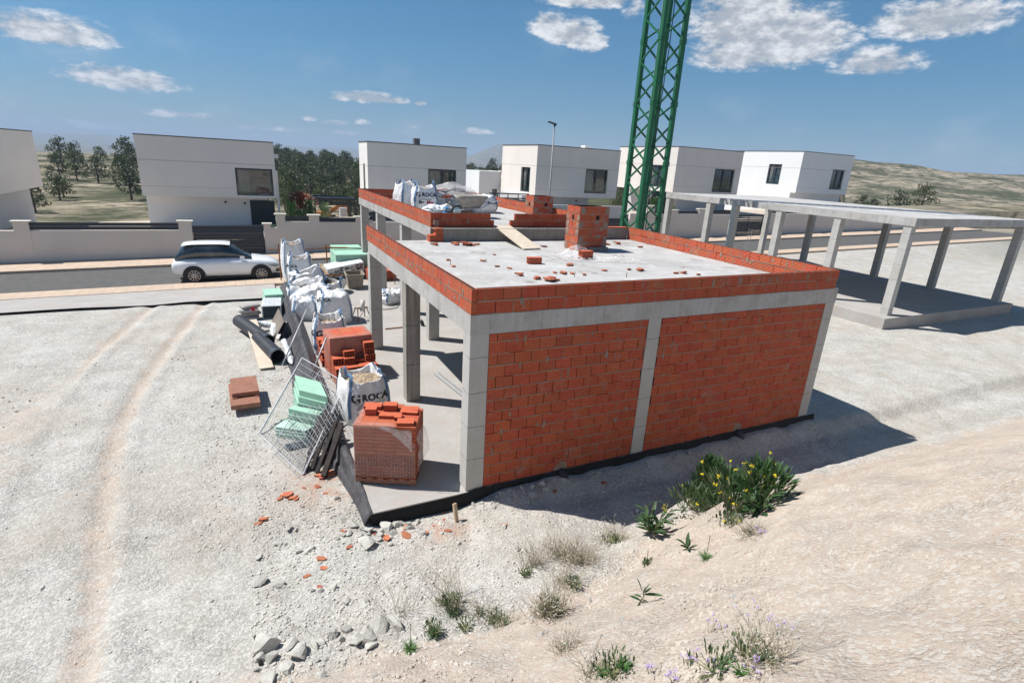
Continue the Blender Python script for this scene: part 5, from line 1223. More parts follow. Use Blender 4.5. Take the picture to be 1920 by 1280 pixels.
# ---------------------------------------------------------------- left margin of the plot
def lp(px, py, z=-.25): return at(px, py, 2, z)
c1 = lp(503, 640, .0); c2 = lp(521, 668, -.05)
def pipe(label, c, d, Lh, rad):
    t = Vector(d).normalized(); b = MB(); n = 28; rows = []; u = t.cross(Vector((0, 0, 1))).normalized(); v = u.cross(t); m = int(Lh/.045)
    for i in range(m+1):
        p = Vector(c)+t*(Lh*i/m); q = rad*(1+.035*math.sin(i*math.pi/1.5)); rows.append([p+u*math.cos(6.2832*k/n)*q+v*math.sin(6.2832*k/n)*q for k in range(n)])
    inn = [[Vector(c)+t*(Lh*i/m)+(u*math.cos(6.2832*k/n)+v*math.sin(6.2832*k/n))*rad*.9 for k in range(n)] for i in range(m, -1, -1)]
    b.grid(rows+inn+[rows[0]], True); o = tag(b.build('black_pipe', M['pipe'], None, True), label, 'pipe', 'large black drain pipes')
    b = MB(); ring = []
    for q in (.10, .115): ring.append([Vector(c)+t*q+(u*math.cos(6.2832*k/n)+v*math.sin(6.2832*k/n))*rad*1.045 for k in range(n)])
    b.grid(ring, True); b.build('blue_line', M['strap'], o)
pipe('upper large black drain pipe with a thin blue line near its open end', c1, (-.32, .95, .02), 2.4, .19)
pipe('lower large black drain pipe half under the other beside the white roll', c2, (-.25, .96, .03), 1.7, .19)
b = MB(); p = lp(482, 700, -.1); b.bar(lp(500, 690, -.2), lp(470, 600, .15), .34, .03); tag(b.build('leaning_board', M['ply']), 'pale board lying along the left side of the black pipes', 'board')
b = MB(); b.box((-.55, 0, 0), (0, .95, .09)); b.box((-.6, -.4, -.12), (-.02, .9, -.02)); b.box((-.55, -.05, -.02), (-.45, .9, .0)); b.box((-.1, -.05, -.02), (-.03, .9, .0)); o = tag(b.build('formwork_panel', M['wood_red']), 'red brown formwork panels stacked at the left edge of the gravel', 'formwork'); pp = lp(487, 740, 0); o.location = (pp.x, pp.y, .02); o.rotation_euler = (0, 0, R(3))
def lump(label, pts, r0, mat, name, cat, seed, group=None):
    b = MB(); rows = []; n = 20; pts = [Vector(p) for p in pts]; m = 26
    L = [pts[min(int(i/m*(len(pts)-1)), len(pts)-2)].lerp(pts[min(int(i/m*(len(pts)-1)), len(pts)-2)+1], (i/m*(len(pts)-1)) % 1 if i < m else 1) for i in range(m+1)]
    for i, p in enumerate(L):
        t = (L[min(i+1, m)]-L[max(i-1, 0)]).normalized(); u = t.cross(Vector((0, 0, 1))).normalized(); v = u.cross(t); e = min(1, 6*min(i/m, 1-i/m)+.25)
        rows.append([p+(u*math.cos(6.2832*k/n)+v*math.sin(6.2832*k/n))*r0*e*(1+.38*nz(i*.45, math.cos(6.2832*k/n)*1.5, math.sin(6.2832*k/n)*1.5+seed)) for k in range(n)])
    b.grid(rows, True); b.quad(rows[0][::-1]); b.quad(rows[-1]); return tag(b.build(name, M[mat], None, True), label, cat, group)
lump('crumpled white plastic roll standing between the pipes and the black sheet', [lp(548, 682, -.15), lp(538, 655, -.05), lp(531, 636, .05)], .085, 'white_pack', 'plastic_roll', 'roll', 3, 'crumpled white plastic rolls')
lump('crumpled white plastic roll lying behind the pipes at the left edge', [lp(470, 612, -.05), lp(492, 606, .0), lp(513, 611, -.05), lp(512, 630, -.15)], .10, 'white_pack', 'plastic_roll', 'roll', 6, 'crumpled white plastic rolls')
for i, (pts, rad, lab) in enumerate((([at(545, 562, 2, .55), at(575, 552, 2, .72), at(603, 541, 2, .75)], .13, 'long rolled empty white bag lying across the collapsed bags'), ([at(548, 535, 2, .6), at(572, 525, 2, .85), at(598, 533, 2, .7)], .12, 'rolled empty white bag heaped on the slumped bag in mid row'), ([at(540, 512, 2, .9), at(560, 520, 2, .8), at(585, 515, 2, .85)], .11, 'crumpled empty white bag thrown over the folded flap bag'))): lump(lab, pts, rad, 'bag', 'empty_bag', 'empty bag', 11+i, 'empty white bags thrown on the row')
# leaning grey board and dark channel
a_, b_, c_, d_ = lp(523, 578, .42), lp(511, 602, -.1), lp(517, 634, -.22), lp(533, 604, .32)
b = MB(); nrm = (b_-a_).cross(d_-a_).normalized()*.02; q = [a_, b_, c_, d_]; b.add(q+[p+nrm for p in q], [(0,1,2,3),(7,6,5,4),(0,4,5,1),(1,5,6,2),(2,6,7,3),(3,7,4,0)]); tag(b.build('grey_board', M['board_grey']), 'grey brown board propped against the folded black sheet', 'board')
b = MB(); b.bar(lp(520, 636, -.2), lp(535, 604, .2), .11, .05); tag(b.build('black_channel', M['black_metal']), 'black metal channel leaning below the grey brown board', 'channel')
# printed pack with dark end
pk = at(512, 580, 2, .3); fpk = thing('printed_foam_pack', 'white printed foam pack with a dark shaded end left of the black sheet', 'foam pack', (-2.72, 12.3, hz(-2.5, 12.3)), R(-4), 'printed white foam packs')
b = MB(); b.box((0, 0, 0), (.62, 1.15, .46)); o = b.build('wrapped_boards', M['white_pack'], fpk); bv = o.modifiers.new('e', 'BEVEL'); bv.width = .015; bv.segments = 2
b = MB(); b.box((.04, -.006, .03), (.58, -.001, .43)); b.build('dark_end', M['pack_dark'], fpk)  # dark wrap with the shade of this end painted into its colour
b = MB(); r = random.Random(3)
for i in range(7):
    for j in range(11):
        if r.random() < .85: x = .05+.048*j; y = .08+.15*i; b.quad([(x, y, .464), (x+.036*r.uniform(.5, 1), y+.02, .464), (x+.036*r.uniform(.5, 1), y+.055, .464), (x+.006, y+.04, .464)])
b.build('printed_lettering', M['print_grey'], fpk)
foam('small stack of green foam boards behind the printed pack left of the sheet', -2.55, 13.75, .62, 1.0, hz(-2.3, 14), 5, .10, R(3), group='stacks of pale green foam boards', seed=9)
for i in range(4):
    o = tag(sk[i % 3].build('cement_sack', M['paper'], None, True, (-3.12+.06*(i % 2), 12.35+.1*(i % 2), hz(-3, 12.4)+.02+.125*i)), ('bottom', 'second', 'third', 'top')[i]+' grey sack of the pile at the left edge of the plot', 'cement sack', 'grey sacks at the left edge'); o.rotation_euler.z = R((-8, 12, -3, 20)[i])
o = MB(); o.tube([(0, 0, 0), (0, -.012, .0)], .075, 16); q = tag(o.build('red_label', M['print_red']), 'round red label leaning on the pile of grey sacks', 'label'); q.location = (-2.98, 12.12, hz(-3, 12.4)+.44)
# rusty post at the lower left
# timber stake by the slab corner
s0 = at(856, 978, 2, hz(-.3, -.45)+.0); b = MB(); b.box((-.03, -.02, -.06), (.03, .02, .30)); o = tag(b.build('timber_stake', M['wood']), 'short pale timber offcut standing in the rubble below the corner column', 'stake'); o.location = s0; o.rotation_euler = (R(-16), R(4), R(20))
# ---------------------------------------------------------------- white car
car = thing('parked_car', 'white family car parked at the kerb behind the white bags', 'car', (-6.05, 20.72, float(street(-4))+.004), 0)
st = [(0, .62, .40, .78, .80), (.10, .70, .30, .98, .86), (.5, .88, .22, 1.05, .90), (1.0, .92, .20, 1.06, .92), (2.0, .92, .20, 1.07, .92), (2.9, .92, .20, 1.06, .92), (3.35, .90, .20, 1.02, .91), (3.8, .86, .22, .95, .90), (4.15, .76, .26, .86, .86), (4.35, .60, .34, .72, .76), (4.42, .45, .42, .62, .6)]
rows = []
for (x, hw, zb, zt, _) in st:
    rw = []
    for k in range(20):
        a = 2*math.pi*k/20; c, s = math.cos(a), math.sin(a); q = 1/((abs(c)**5+abs(s)**5)**.2); rw.append((x, hw*c*q, (zb+zt)/2+(zt-zb)/2*s*q))
    rows.append(rw)
b = MB(); b.grid(rows, True); b.quad(rows[0]); b.quad(rows[-1][::-1]); b.build('body', M['car_paint'], car, True)
cab = [(.15, .60, .95, 1.10), (.45, .74, .95, 1.52), (1.0, .76, 1.0, 1.66), (1.9, .76, 1.0, 1.66), (2.5, .72, 1.0, 1.52), (3.2, .72, .98, 1.04)]
rows = []
for (x, hw, zb, zt) in cab:
    rw = []
    for k in range(20):
        a = 2*math.pi*k/20; c, s = math.cos(a), math.sin(a); q = 1/((abs(c)**4+abs(s)**4)**.25); f = 1-.16*max(0, s); rw.append((x, hw*c*q*f, (zb+zt)/2+(zt-zb)/2*s*q))
    rows.append(rw)
b = MB(); b.grid(rows, True); b.quad(rows[0]); b.quad(rows[-1][::-1]); b.build('cabin_glass', M['glass'], car, True)
b = MB(); b.grid([[(x, y, 1.67-.02*abs(y)-.10*((x-1.45)/1.1)**4) for y in np.linspace(-.6, .6, 7)] for x in np.linspace(.45, 2.35, 10)]); b.build('roof_panel', M['car_paint'], car, True)
for x in (.85, 3.55):
    for s in (-1, 1):
        b = MB(); b.tube([(x, s*.70, .33), (x, s*.925, .33)], .335, 28); w_ = b.build('wheel', M['rubber'], car)
        b = MB(); b.tube([(x, s*.90, .33), (x, s*.932, .33)], .225, 24); b.build('hub', M['car_black'], w_)
        b = MB()
        for k in range(10): a = 6.2832*k/10; b.bar((x+.03*math.cos(a), s*.936, .33+.03*math.sin(a)), (x+.23*math.cos(a), s*.936, .33+.23*math.sin(a)), .028, .02, (0, 1, 0))
        b.tube([(x+.235*math.cos(a), s*.934, .33+.235*math.sin(a)) for a in np.linspace(0, 6.2832, 29)], .012, 5, False); b.build('alloy_spokes', M['alloy'], w_)
        b = MB(); rows = [[(x+q*math.cos(a), s*(.925 if q < .42 else .915), .33+q*math.sin(a)) for a in np.linspace(-.25, math.pi+.25, 26)] for q in (.34, .40, .44)]; b.grid(rows); o = b.build('wheel_arch', M['car_black'], car); m_ = o.modifiers.new('s', 'SOLIDIFY'); m_.thickness = .02
for s in (-1, 1):
    b = MB(); b.add([(3.85, s*.875, .74), (4.20, s*.75, .70), (4.34, s*.58, .68), (4.28, s*.66, .62), (4.12, s*.80, .63)], [(0, 1, 2, 3, 4)]); b.build('headlight', M['lens'], car)
    b = MB(); b.add([(4.20, s*.79, .50), (4.33, s*.69, .50), (4.34, s*.66, .40), (4.18, s*.80, .40)], [(0, 1, 2, 3)]); b.build('fog_recess', M['car_black'], car)
    b = MB(); b.box((2.72, s*.86-.06*s-.05, 1.02), (2.90, s*.86+.06+.05*(s > 0), 1.14)); b.build('door_mirror', M['car_paint'], car)
b = MB(); b.box((.3, -.905, .19), (4.2, -.86, .27)); b.box((.3, .86, .19), (4.2, .905, .27)); b.build('sill_trim', M['car_black'], car)
# ---------------------------------------------------------------- stones
M['gravel_tan'] = simple('tan_grit', (.56, .49, .41), (.36, .31, .26), 3, .95, .4, 60)
def stone_mb(seed, flat=.6):
    r = random.Random(seed); bm = bmesh.new(); bmesh.ops.create_icosphere(bm, subdivisions=2, radius=.5)
    pl = [(Vector((r.gauss(0, 1), r.gauss(0, 1), r.gauss(0, 1))).normalized(), r.uniform(.15, .34)) for _ in range(15)]
    for v in bm.verts:
        for n, d in pl:
            q = v.co.dot(n)-d
            if q > 0: v.co -= n*q
        v.co *= 1+.05*mn.noise(v.co*5+Vector((seed, 0, 0))); v.co.z *= flat
    m = bpy.data.meshes.new('stone'); bm.to_mesh(m); bm.free(); m.materials.append(M['stone']); return m
SM = [stone_mb(s, f) for s, f in ((1, .6), (2, .45), (3, .75), (4, .55), (5, .9), (6, .35), (7, .65), (8, .5), (9, .7), (10, .4))]
r = random.Random(11); nst = 0
def stone(x, y, s, label, group, i=None, tilt=.35, sink=.12):
    global nst
    o = bpy.data.objects.new('stone', SM[r.randrange(10) if i is None else i]); C.objects.link(o); nst += 1
    o.location = (x, y, hz(x, y)+s*(.22-sink)); o.rotation_euler = (r.uniform(-tilt, tilt), r.uniform(-tilt, tilt), r.uniform(0, 6.28)); o.scale = (s*r.uniform(.9, 1.4), s*r.uniform(.75, 1.1), s*r.uniform(.7, 1.2)); return tag(o, label, 'stone', group)
def onground(px, py):
    d = F_+R_*((px-960)/FPX)-U_*((py-640)/FPX); t = 1.0; st = .12
    while t < 120:
        q = CAM+d*t
        if q.z < hz(q.x, q.y): break
        t += st*(1+t*.02)
    lo, hi = t-st*(1+t*.02), t
    for _ in range(14):
        m = (lo+hi)/2; q = CAM+d*m
        if q.z < hz(q.x, q.y): hi = m
        else: lo = m
    return CAM+d*hi
# the larger ones, each measured
SP = [(690, 1020, .26, 1), (632, 935, .11, 2), (660, 985, .2, 3), (700, 950, .16, 0), (720, 975, .24, 4), (745, 985, .2, 6), (670, 930, .17, 2), (655, 905, .2, 5), (640, 975, .16, 7), (735, 1000, .14, 1), (770, 990, .13, 0), (690, 995, .18, 3), (655, 1000, .12, 6), (715, 1005, .12, 4), (755, 968, .16, 8), (775, 965, .12, 2), (540, 992, .13, 1), (578, 1035, .14, 0), (560, 1035, .12, 7), (520, 1020, .14, 3), (487, 1045, .16, 5), (645, 1073, .09, 4), (626, 1104, .12, 1), (585, 1108, .10, 2), (602, 1108, .09, 6), (490, 1095, .32, 5), (525, 1095, .16, 9), (650, 1128, .12, 3), (688, 1128, .11, 0),
      (495, 1215, .30, 2), (508, 1235, .16, 4), (488, 1235, .15, 6), (545, 1212, .18, 3), (565, 1228, .22, 1), (588, 1210, .14, 0), (600, 1205, .13, 7), (535, 1255, .20, 5), (650, 1180, .13, 4), (665, 1205, .22, 1), (690, 1195, .26, 8), (712, 1180, .28, 3), (735, 1168, .24, 0), (700, 1210, .16, 9), (625, 1190, .14, 2), (640, 1200, .12, 6), (600, 1270, .12, 1), (505, 1275, .17, 7),
      (990, 905, .13, 2), (1000, 930, .18, 1), (1015, 908, .14, 4), (1025, 918, .10, 0), (1060, 900, .13, 8), (1075, 905, .11, 3), (978, 915, .10, 6), (960, 935, .10, 5), (880, 940, .12, 3), (890, 930, .10, 8), (945, 988, .10, 2), (970, 1030, .10, 9), (790, 1000, .10, 0), (860, 1020, .08, 1), (730, 1020, .09, 9), (1290, 850, .12, 1), (1330, 940, .2, 5), (1210, 965, .24, 8), (1195, 960, .14, 1), (1160, 985, .12, 3)]
for (px, py, s, i) in SP:
    p = onground(px, py); s *= 1.5
    if -1.5 < p.x < 8.7 and p.y > -.12: p.y = -.2
    stone(p.x, p.y, s, 'angular pale limestone block lying on the gravel around the house', 'larger limestone blocks on the gravel', i)
for k in range(165):
    q = r.random()
    if q < .42: px, py = r.uniform(480, 900), r.uniform(940, 1270)
    elif q < .62: px, py = 478+r.uniform(0, 280), 0; py = 1262-(px-478)*.36+r.gauss(0, 16)
    elif q < .80: px, py = r.gauss(690, 60), r.gauss(985, 32)
    else: px, py = r.uniform(480, 680), r.uniform(850, 1000)
    if k > 120: px, py = r.gauss(720, 75), r.gauss(990, 26)
    if 95 < k <= 120: px, py = r.uniform(900, 1440), r.uniform(1050, 1275)
    p = onground(px, py)
    if -1.72 < p.x < 8.8 and p.y > -.2: continue
    stone(p.x, p.y, r.uniform(.04, .10)*(1.5 if k > 120 else 1), 'small pale stone lying loose on the gravel or the bank', 'small loose stones on the gravel')
GF2 = 'broken red brick pieces in the gravel'
for (px, py, s, i) in ((605, 895, 1.7, 1), (620, 890, 1.5, 3), (540, 930, 1.6, 3), (555, 935, 1.4, 1), (525, 935, 1.2, 0), (595, 912, 1.2, 2), (490, 975, 1.3, 1), (483, 982, 1.0, 0), (738, 985, 1.1, 2), (762, 1005, 1.7, 0), (725, 1010, 1.3, 4), (655, 1025, 1.0, 2), (602, 1048, 1.4, 0), (607, 1065, .9, 4), (575, 1080, .9, 0), (600, 1100, .8, 2), (760, 990, 1.0, 4), (830, 960, 1.0, 0), (832, 975, .8, 2), (840, 995, 1.0, 0), (800, 998, .7, 4), (945, 985, 1.0, 0), (815, 985, .7, 2), (1040, 920, .9, 1), (700, 1000, .9, 2), (645, 995, .7, 4), (570, 915, .8, 0), (610, 925, .8, 2), (1130, 905, 1, 1)):
    p = onground(px, py); fragment(p.x, p.y, p.z-.005, s*.72, rnd.uniform(0, 6), i, 'broken piece of red brick lying in the grey gravel', GF2)
for k in range(46):
    px = r.uniform(895, 1440); py = 922-(px-900)*.232+r.uniform(3, 48)*r.random()**.5; p = onground(px, py); p.y = min(p.y, -.17)
    stone(p.x, p.y, r.uniform(.04, .13), 'grey stone lying in the shade at the foot of the brick wall', 'stones in the shade of the brick wall')
q0, q1, q2 = onground(479, 1195), onground(484, 1222), onground(489, 1247)
b = MB(); b.tube([q0+Vector((0, 0, .02)), q1+Vector((0, 0, .03)), q2+Vector((0, 0, .02))], .020, 8); tag(b.build('dark_post', M['wood_dark'], None, True), 'dark brown post end lying in the stones at the lower left', 'post')
# gravel too fine to count
b = MB(); b2 = MB(); rg = np.random.RandomState(5); tet = []
def pebble(x, y, z, s, a):
    c, sn_ = math.cos(a), math.sin(a); e = [(rg.rand()*.5+.75) for _ in range(6)]
    P = [(s*e[0], 0, 0), (0, s*.8*e[1], 0), (-s*e[2], 0, 0), (0, -s*.8*e[3], 0)]
    vs = [(x+p[0]*c-p[1]*sn_, y+p[0]*sn_+p[1]*c, z) for p in P]; k = s*.55
    T_ = [(x+(p[0]*c-p[1]*sn_)*.5, y+(p[0]*sn_+p[1]*c)*.5, z+k*e[4]) for p in P]
    b.add(vs+T_, [(0, 1, 5, 4), (1, 2, 6, 5), (2, 3, 7, 6), (3, 0, 4, 7), (4, 5, 6, 7)])
N1 = 30000; px = rg.uniform(470, 1450, N1); py = 900+380*rg.rand(N1)**.9; k = 0; py[:5000] = 800+165*rg.rand(5000); px[:5000] = 880+570*rg.rand(5000)
zz = np.zeros(N1)
d = np.array(F_)[None, :]+np.array(R_)[None, :]*((px-960)/FPX)[:, None]-np.array(U_)[None, :]*((py-640)/FPX)[:, None]
for _ in range(25):
    t_ = (zz-CAM.z)/d[:, 2]; gx_ = CAM.x+d[:, 0]*t_; gy_ = CAM.y+d[:, 1]*t_; zz = .5*zz+.5*hgt(gx_, gy_)
dens = fbm(gx_*1.1, gy_*1.1, 3); bank = toe(gx_)-gy_
for i in range(N1):
    if -1.62 < gx_[i] < 8.8 and gy_[i] > -.1: continue
    keep = .62+.9*dens[i] if bank[i] < .15 else .34+2.2*dens[i]
    if rg.rand() > keep: continue
    bb = bank[i] > .25; b_ = b; b = b2 if bb else b_; pebble(gx_[i], gy_[i], zz[i]-.004, (.005+.034*rg.rand()**3.6) if bb else .006+.030*rg.rand()**3.2, rg.rand()*6.28); b = b_
rg2 = np.random.RandomState(9)
for i in range(2600):
    qx, qy = (478+rg2.rand()*420, 860+rg2.rand()*400) if i < 1900 else (700+rg2.randn()*85, 985+rg2.randn()*30)
    p = onground(qx, qy) if i % 1 == 0 else None
    if p.x > -1.72 and p.x < 8.8 and p.y > -.12: continue
    if rg2.rand() > .5+1.1*fbm(np.array([p.x*1.2]), np.array([p.y*1.2]), 3)[0]: continue
    pebble(p.x, p.y, p.z-.008, .014+.036*rg2.rand()**2.4, rg2.rand()*6.28)
for i in range(7000):
    x, y = (rg.uniform(-4, -1.75), rg.uniform(.2, 7)) if i < 4500 else (rg.uniform(-14, -3.4), rg.uniform(-3, 10))
    if rg.rand() > .55+.8*fbm(np.array([x]), np.array([y]), 3)[0]: continue
    pebble(x, y, hz(x, y)-.004, .010+.030*rg.rand()**2.5, rg.rand()*6.28)
tag(b.build('gravel', M['gravel']), 'loose pale gravel chips spread over the ground around the slab', 'gravel', kind='stuff')
tag(b2.build('gravel', M['gravel_tan']), 'sparse tan grit scattered over the pinkish soil of the bank', 'grit', kind='stuff')

# ---------------------------------------------------------------- plants
def blade(b, p, d, L, w, curl=.5, n=5, fold=.15, taper=1.0):
    """one leaf: starts at p heading d, length L, width w"""
    d = Vector(d).normalized(); p = Vector(p); up = Vector((0, 0, 1)); s = d.cross(up)
    s = s.normalized() if s.length > .05 else Vector((1, 0, 0)); rows = []
    for i in range(n+1):
        f = i/n; ww = w*math.sin(math.pi*min(1, .12+f*.88))**.8*.5*(1 if f < .98 else .2); nn = s.cross(d).normalized()
        rows.append([p-s*ww+nn*ww*fold, p, p+s*ww+nn*ww*fold]); p = p+d*(L/n); d = (d-up*curl/n).normalized()
    b.grid(rows)
def rosette(seed, n, L, w, hgt0=.05, spread=1.0, curl=.9):
    r = random.Random(seed); b = MB()
    for i in range(n):
        a = i*2.4+r.uniform(-.4, .4); e = r.uniform(.35, 1.25); blade(b, (0, 0, hgt0*r.random()), (math.cos(a)*spread, math.sin(a)*spread, e), L*r.uniform(.6, 1.1), w*r.uniform(.7, 1.1), curl*r.uniform(.4, 1.2))
    return b
def stems(seed, n, L, sp=.35, rad=.0015):
    r = random.Random(seed); b = MB(); tips = []
    for i in range(n):
        a = r.uniform(0, 6.28); l = L*r.uniform(.55, 1.1); q = sp*r.uniform(.3, 1.2); bend = r.uniform(-.1, .1)
        ox, oy = r.gauss(0, L*sp*.30), r.gauss(0, L*sp*.22); pts = [(ox+math.cos(a)*q*l*f+bend*f*f*l, oy+math.sin(a)*q*l*f, l*f*(1-.12*f)) for f in (0, .3, .6, .85, 1)]; b.tube(pts, [rad*1.2, rad, rad*.9, rad*.7, rad*.5], 4, False); tips.append(pts[-1])
        if r.random() < .7:
            c = pts[2]; e = (c[0]+r.uniform(-.25, .25)*l*.4, c[1]+r.uniform(-.25, .25)*l*.4, c[2]+l*.25); b.tube([c, e], rad*.6, 3, False); tips.append(e)
    return b, tips
def puffs(b, tips, s, seed, k=3):
    r = random.Random(seed)
    for t in tips:
        for _ in range(k):
            p = Vector(t)+Vector((r.uniform(-s, s), r.uniform(-s, s), r.uniform(-s, s)*.7)); q = s*r.uniform(.35, .7); v = [p+Vector(x)*q for x in ((1, 0, 0), (-1, 0, 0), (0, 1, 0), (0, -1, 0), (0, 0, .8), (0, 0, -.8))]
            b.add(v, [(0, 2, 4), (2, 1, 4), (1, 3, 4), (3, 0, 4), (2, 0, 5), (1, 2, 5), (3, 1, 5), (0, 3, 5)])
def plant(name, label, cat, px, py, parts, group=None, rz=0, s=1, xy=None):
    p = onground(px, py) if xy is None else Vector((*xy, hz(*xy))); t = thing(name, label, cat, (p.x, p.y, p.z-.01), rz, group); t.scale = (s, s, s); t['kind'] = 'thing'
    for nm, b, m in parts: b.build(nm, M[m], t, m.startswith('leaf'))
    return t
# broad leaved weeds
def broad(seed, n, L, w, st=.12): 
    r = random.Random(seed); b = MB(); q = MB(); ns = max(1, n//6)
    for s in range(ns):
        a0 = s*2.4+r.uniform(-.4, .4); ln = (0 if ns == 1 else r.uniform(.25, .75)); H = st*r.uniform(.7, 1.25); tip = Vector((math.cos(a0)*ln*H, math.sin(a0)*ln*H, H)); base = Vector((math.cos(a0)*.03, math.sin(a0)*.03, 0)); q.tube([base, base.lerp(tip, .5)+Vector((0, 0, .02)), tip], [.007, .006, .004], 5)
        for k in range(max(6, n//ns)):
            f = .12+.88*k/max(6, n//ns); a = k*2.2+r.uniform(-.5, .5); p0 = base.lerp(tip, f); blade(b, p0, (math.cos(a)+math.cos(a0)*ln, math.sin(a)+math.sin(a0)*ln, .5+1.0*f), L*r.uniform(.55, 1.1), w*r.uniform(.7, 1.2), .9*r.uniform(.2, 1.3), 5)
    return [('leaves', b, 'leaf_dark'), ('stem', q, 'stem')]
plant('broadleaf_weed', 'dark broad leaved weed standing upright at the bank edge below the yellow bush', 'weed', 1222, 998, broad(5, 48, .15, .046, .26), 'broad leaved weeds on the bank', s=1.45)
b5 = MB(); r5 = random.Random(5)
for (dx, dz, L, w_, base) in ((-.5, 1.2, .19, .055, .16), (.9, .25, .19, .045, .13), (.35, 1.1, .13, .03, .16), (-1, .45, .13, .04, .06), (.1, 1, .12, .035, .12), (.75, .9, .10, .03, .15), (.5, -.2, .07, .03, .06), (-.6, .2, .08, .03, .10)): blade(b5, (.02*dx, .01*r5.random(), base), (dx, -.25*dx*r5.random(), dz), L, w_, .25, 6)
q5 = MB(); q5.tube([(-.03, 0, 0), (-.01, 0, .06), (.01, .0, .12), (0, .0, .17)], [.009, .008, .007, .005], 6)
plant('broadleaf_weed', 'lone dark weed with a few long leaves and a clear shadow on the pink soil', 'weed', 1203, 1132, [('leaves', b5, 'leaf_dark'), ('stem', q5, 'stem')], 'broad leaved weeds on the bank', R(-25), .95)
plant('broadleaf_weed', 'small four leaved weed on the bank below the yellow flowering bush', 'weed', 1286, 1030, broad(9, 7, .15, .042, .06), 'broad leaved weeds on the bank', s=1.25)
plant('broadleaf_weed', 'dark leaved weed at the far right of the flowering bush', 'weed', 1418, 965, broad(13, 42, .15, .045, .22), 'broad leaved weeds on the bank', s=1.35)
# flowering bush
def bush(seed, n, W, H, L=.10, w_=.03, mat='leaf_dark'):
    r = random.Random(seed); b = MB(); q = MB()
    for k in range(n):
        a = r.uniform(0, 6.28); f = r.random()**.6; h = H*r.random()**.8; rad = W*f*(1-.55*(h/H)**2); x, y = math.cos(a)*rad, math.sin(a)*rad
        d = Vector((x*2.2+r.uniform(-.3, .3), y*2.2+r.uniform(-.3, .3), .5+r.random())); blade(b, (x, y, h), d, L*r.uniform(.6, 1.3), w_*r.uniform(.7, 1.2), .7*r.random(), 4)
    for k in range(26):
        a = r.uniform(0, 6.28); q.tube([(0, 0, 0), (math.cos(a)*W*.4, math.sin(a)*W*.4, H*.5), (math.cos(a)*W*.75, math.sin(a)*W*.75, H*.85)], [.006, .004, .002], 4, False)
    return [('leaves', b, mat), ('stems', q, 'stem')]
def flowers(seed, n, W, H, H0=.6):
    r = random.Random(seed); b = MB(); q = MB(); tips = []
    for k in range(n):
        a = r.uniform(0, 6.28); rad = W*r.random()**.6; h = H*(H0+(1-H0)*r.random()); t = (math.cos(a)*rad, math.sin(a)*rad, h); tips.append(t); q.tube([(t[0]*.6, t[1]*.6, h*.5), (t[0]*.9, t[1]*.9, h*.8), t], .0025, 4, False)
    puffs(b, tips, .016, seed, 8); return [('flowers', b, 'yellow'), ('flower_stems', q, 'stem')]
plant('flowering_bush', 'tall dark green bush at the back of the yellow flowering clump', 'bush', 1325, 940, bush(21, 700, .27, .62, .115, .036), 'yellow flowering bushes', s=1.2)
plant('flowering_bush', 'bushy plant dotted with yellow flowers at the right of the bank', 'bush', 1372, 962, bush(22, 420, .40, .42, .11, .028, 'leaf_dark')+bush(122, 260, .42, .50, .07, .014, 'leaf_grey')+flowers(2, 18, .40, .54, .5), 'yellow flowering bushes', s=1.25)
plant('flowering_bush', 'left spreading arm of the yellow flowering clump with grey green leaves', 'bush', 1300, 955, bush(23, 320, .36, .27, .13, .030, 'leaf_grey')+flowers(4, 9, .42, .36, .4), 'yellow flowering bushes', s=1.2)
plant('flowering_bush', 'low grey green plant with a few yellow flowers in front of the bush', 'bush', 1372, 985, bush(24, 220, .16, .14, .06, .012, 'leaf_grey')+flowers(6, 5, .16, .16, .4), 'yellow flowering bushes')
plant('flowering_bush', 'yellow flowering plant at the right end, tallest flower heads', 'bush', 1425, 945, bush(25, 380, .34, .44, .12, .030)+flowers(8, 12, .34, .56, .5), 'yellow flowering bushes', s=1.25)
s6, t6 = stems(31, 5, .42, .25, .003); f6 = MB(); puffs(f6, t6[:5], .016, 3, 6)
plant('flower_stalk', 'thin stalks with two yellow flower heads left of the bush', 'flower', 1240, 978, [('stalks', s6, 'stem'), ('flowers', f6, 'yellow')], s=1.0)
# small green tufts
def tuft(seed, n, L, w_=.006, mat='leaf_bright', spike=True):
    b = rosette(seed, n, L, w_, .02, 1.0, .7); out = [('leaves', b, mat)]
    if spike: q = MB(); q.tube([(0, 0, 0), (.01, .0, L*1.6), (.015, .01, L*2.7)], [.004, .003, .005], 5); out.append(('flower_spike', q, 'drygreen'))
    return out
GT = 'small green tufts with a thin spike'
plant('grass_tuft', 'fine leaved green tuft with an upright spike near the right side of the bank', 'tuft', 1322, 1047, tuft(41, 60, .11), GT, s=1.1)
plant('grass_tuft', 'green tuft growing at the foot of the stone ridge in the lower left', 'tuft', 768, 1218, tuft(42, 80, .12, .006), GT, s=1.1)
plant('grass_tuft', 'broad green tuft beside the stone ridge, right of the spiked one', 'tuft', 815, 1190, tuft(43, 50, .12, .012, 'leaf_grey', False), GT)
plant('grass_tuft', 'green clump with pale seed heads on the gravel above the ridge', 'tuft', 850, 1150, tuft(44, 80, .14, .010, 'leaf_grey', False)+[('seed_stalks', *(lambda s: (s[0], 'dry'))(stems(45, 22, .28, .5)))], GT)
plant('grass_tuft', 'bright short grass tuft beneath the mouth of the black pipes', 'tuft', 515, 682, tuft(46, 70, .13, .008, 'leaf_bright', False), GT)
plant('grass_tuft', 'tiny grey green tuft on the bank left of the spiked tuft', 'tuft', 1210, 1060, tuft(47, 40, .09, .008, 'leaf_grey', True), GT)
